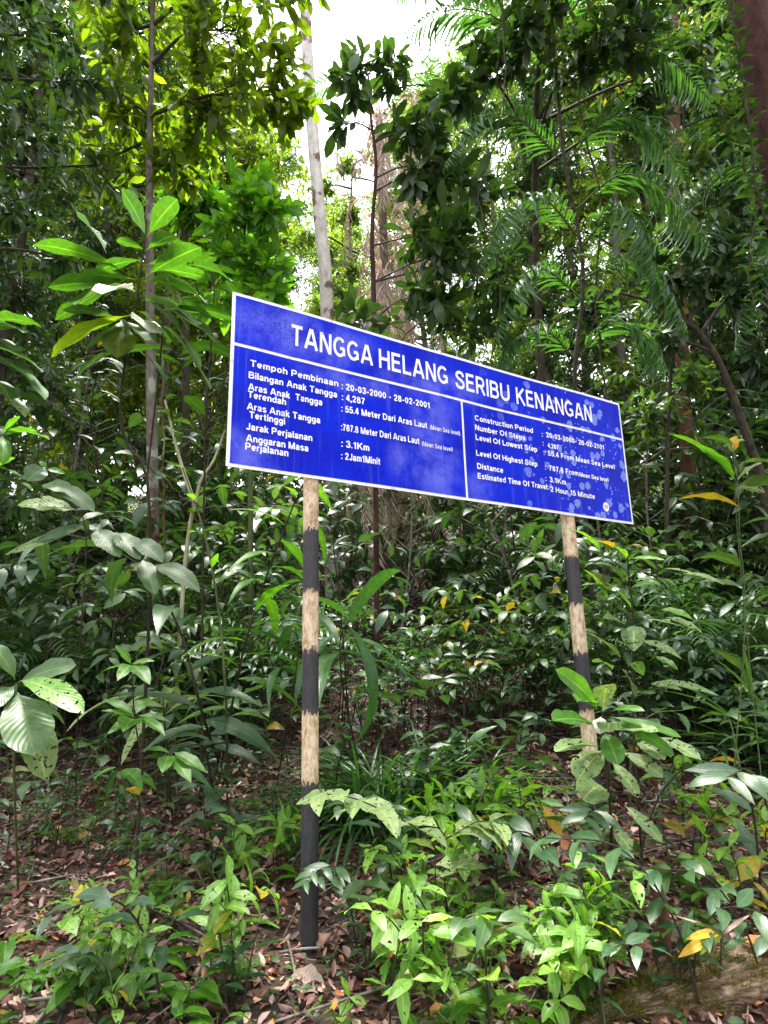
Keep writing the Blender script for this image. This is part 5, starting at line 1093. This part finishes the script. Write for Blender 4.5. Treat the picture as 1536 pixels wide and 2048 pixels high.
# far slope
scat('sap', 70, -200, 1700, 1080, 1330, .9, 1.5)
scat('dsap', 70, -200, 1700, 1080, 1330, .9, 1.5)
scat('pole', 44, -200, 1750, 1050, 1360, .7, 1.2)
scat('rattan', 26, -200, 1700, 1080, 1300, .9, 1.5)
for key in [k for k in KN if not k.endswith('_used')]:
    for t, u in zip(KN[key], KN[key + '_used']):
        if not u:
            for c in list(t.children): bpy.data.objects.remove(c)
            bpy.data.objects.remove(t)

# ------------------------------------------------------------------ leaf litter, twigs, tiny ground cover
def build_litter():
    rng = np.random.default_rng(99); g = Geo()
    def batch(n, x0, x1, y0, y1, L0, L1, nt):
        x = rng.uniform(x0, x1, n); y = rng.uniform(y0, y1, n); z = height(x, y) + rng.uniform(.0, .03, n); a = rng.random(n) * 6.28
        P = np.stack([x, y, z], 1); D = np.stack([np.cos(a), np.sin(a), rng.normal(.1, .3, n)], 1); L = rng.uniform(L0, L1, n)
        g.leaves(P, D, UP + rng.normal(0, .4, (n, 3)), L, L * rng.uniform(.3, .55, n), rng.normal(.4, .9, n), rng.normal(.2, .5, n), (.7, .8), nt, 2, 0, rng.random(n), .08, rng)
    batch(24000, -4.5, 5.5, 2.6, 6.8, .03, .10, 3); batch(1300, -4.5, 5.5, 2.6, 6.5, .09, .18, 5); batch(30000, -9, 10, 6.5, 13, .05, .14, 2); batch(9000, -14, 15, 13, 24, .1, .22, 2)
    m, n, L = newmat('dead_leaf_litter'); at = n.new('ShaderNodeAttribute'); at.attribute_name = 'rnd'; rp = n.new('ShaderNodeValToRGB'); L.new(at.outputs['Fac'], rp.inputs[0])
    E = rp.color_ramp.elements; rp.color_ramp.interpolation = 'LINEAR'
    E[0].position = 0; E[0].color = (.035, .018, .012, 1); E[1].position = 1; E[1].color = (.52, .24, .05, 1)
    for ps, c in ((.3, (.07, .028, .02)), (.5, (.14, .05, .038)), (.68, (.27, .12, .09)), (.82, (.42, .25, .20)), (.92, (.55, .40, .33)), (.97, (.45, .14, .05))):
        e = E.new(ps); e.color = (*c, 1)
    tc = n.new('ShaderNodeTexCoord'); nz = n.new('ShaderNodeTexNoise'); nz.inputs['Scale'].default_value = 30; nz.inputs['Detail'].default_value = 4; L.new(tc.outputs['Object'], nz.inputs[0])
    mx = n.new('ShaderNodeMixRGB'); mx.blend_type = 'MULTIPLY'; mx.inputs[0].default_value = .7; L.new(rp.outputs[0], mx.inputs[1]); L.new(nz.outputs[0], mx.inputs[2])
    gm = n.new('ShaderNodeMixRGB'); gm.blend_type = 'ADD'; gm.inputs[0].default_value = .5; L.new(mx.outputs[0], gm.inputs[1]); L.new(mx.outputs[0], gm.inputs[2])
    p = n.new('ShaderNodeBsdfPrincipled'); L.new(gm.outputs[0], p.inputs['Base Color']); p.inputs['Roughness'].default_value = .55
    o = n.new('ShaderNodeOutputMaterial'); L.new(p.outputs[0], o.inputs[0])
    tag(ob('leaf_litter', g, m), 'brown and reddish fallen leaves carpeting the forest floor', 'leaf litter', kind='stuff')
    g = Geo()
    for k in range(800):
        x = rng.uniform(-5, 6.5); y = rng.uniform(2.7, 11); a = rng.random() * 6.28; ln = rng.uniform(.15, .9); dx, dy = math.cos(a) * ln, math.sin(a) * ln
        q = np.array([[x + dx * t, y + dy * t, float(height(x + dx * t, y + dy * t)) + .02 + rng.uniform(0, .03)] for t in (0, .5, 1)]); g.tube(curve(q, 5), rng.uniform(.002, .008), 5)
    tag(ob('fallen_twigs', g, M['barkgrey']), 'dry twigs strewn over the leaf litter', 'twigs', kind='stuff')
    g = Geo(); n_ = 9000; x = rng.uniform(-4.5, 6, n_); y = 2.6 + 5.5 * rng.random(n_) ** 1.2
    keep = (np.sin(2.3 * x + 1) * np.sin(2.9 * y) + .5 * np.sin(6 * x - 4 * y)) > .05; x = x[keep]; y = y[keep]; n_ = len(x); a = rng.random(n_) * 6.28
    P = np.stack([x, y, height(x, y) + .01 + .05 * rng.random(n_)], 1); L_ = rng.uniform(.025, .075, n_)
    g.leaves(P, np.stack([np.cos(a), np.sin(a), .25 + .3 * rng.random(n_)], 1), UP + rng.normal(0, .25, (n_, 3)), L_, L_ * .55, .7, .15, (.6, .8), 3, 2, 0, rng.random(n_), 0, rng)
    tag(ob('ground_cover', g, M['mid']), 'tiny green seedlings and creeping leaves between the dead leaves', 'ground cover', kind='stuff')
    # far undergrowth reading as one mass of leaves
    g = Geo(); n_ = 42000; x = rng.uniform(-26, 28, n_); y = 9 + 24 * rng.random(n_) ** .8
    cl = np.sin(1.3 * x + .7 * y) * np.sin(1.1 * y - .8 * x) + .6 * np.sin(3.1 * x) * np.sin(2.7 * y); hh = np.clip(.35 + .9 * cl, .05, 1.6); keep = (cl > -.25) & ((y > 17) | (np.abs(x - 2.5) > 3.4)); x, y, hh = x[keep], y[keep], hh[keep]; n_ = len(x)
    a = rng.random(n_) * 6.28; P = np.stack([x, y, height(x, y) + hh * rng.random(n_)], 1); L_ = rng.uniform(.14, .3, n_)
    g.leaves(P, np.stack([np.cos(a), np.sin(a), rng.normal(0, .3, n_)], 1), UP + rng.normal(0, .35, (n_, 3)), L_, L_ * .38, .7, .2, (.65, .95), 3, 2, 0, rng.random(n_), .03, rng)
    tag(ob('undergrowth', g, M['mid']), 'tangled low green undergrowth covering the far slope', 'undergrowth', kind='stuff')
build_litter()
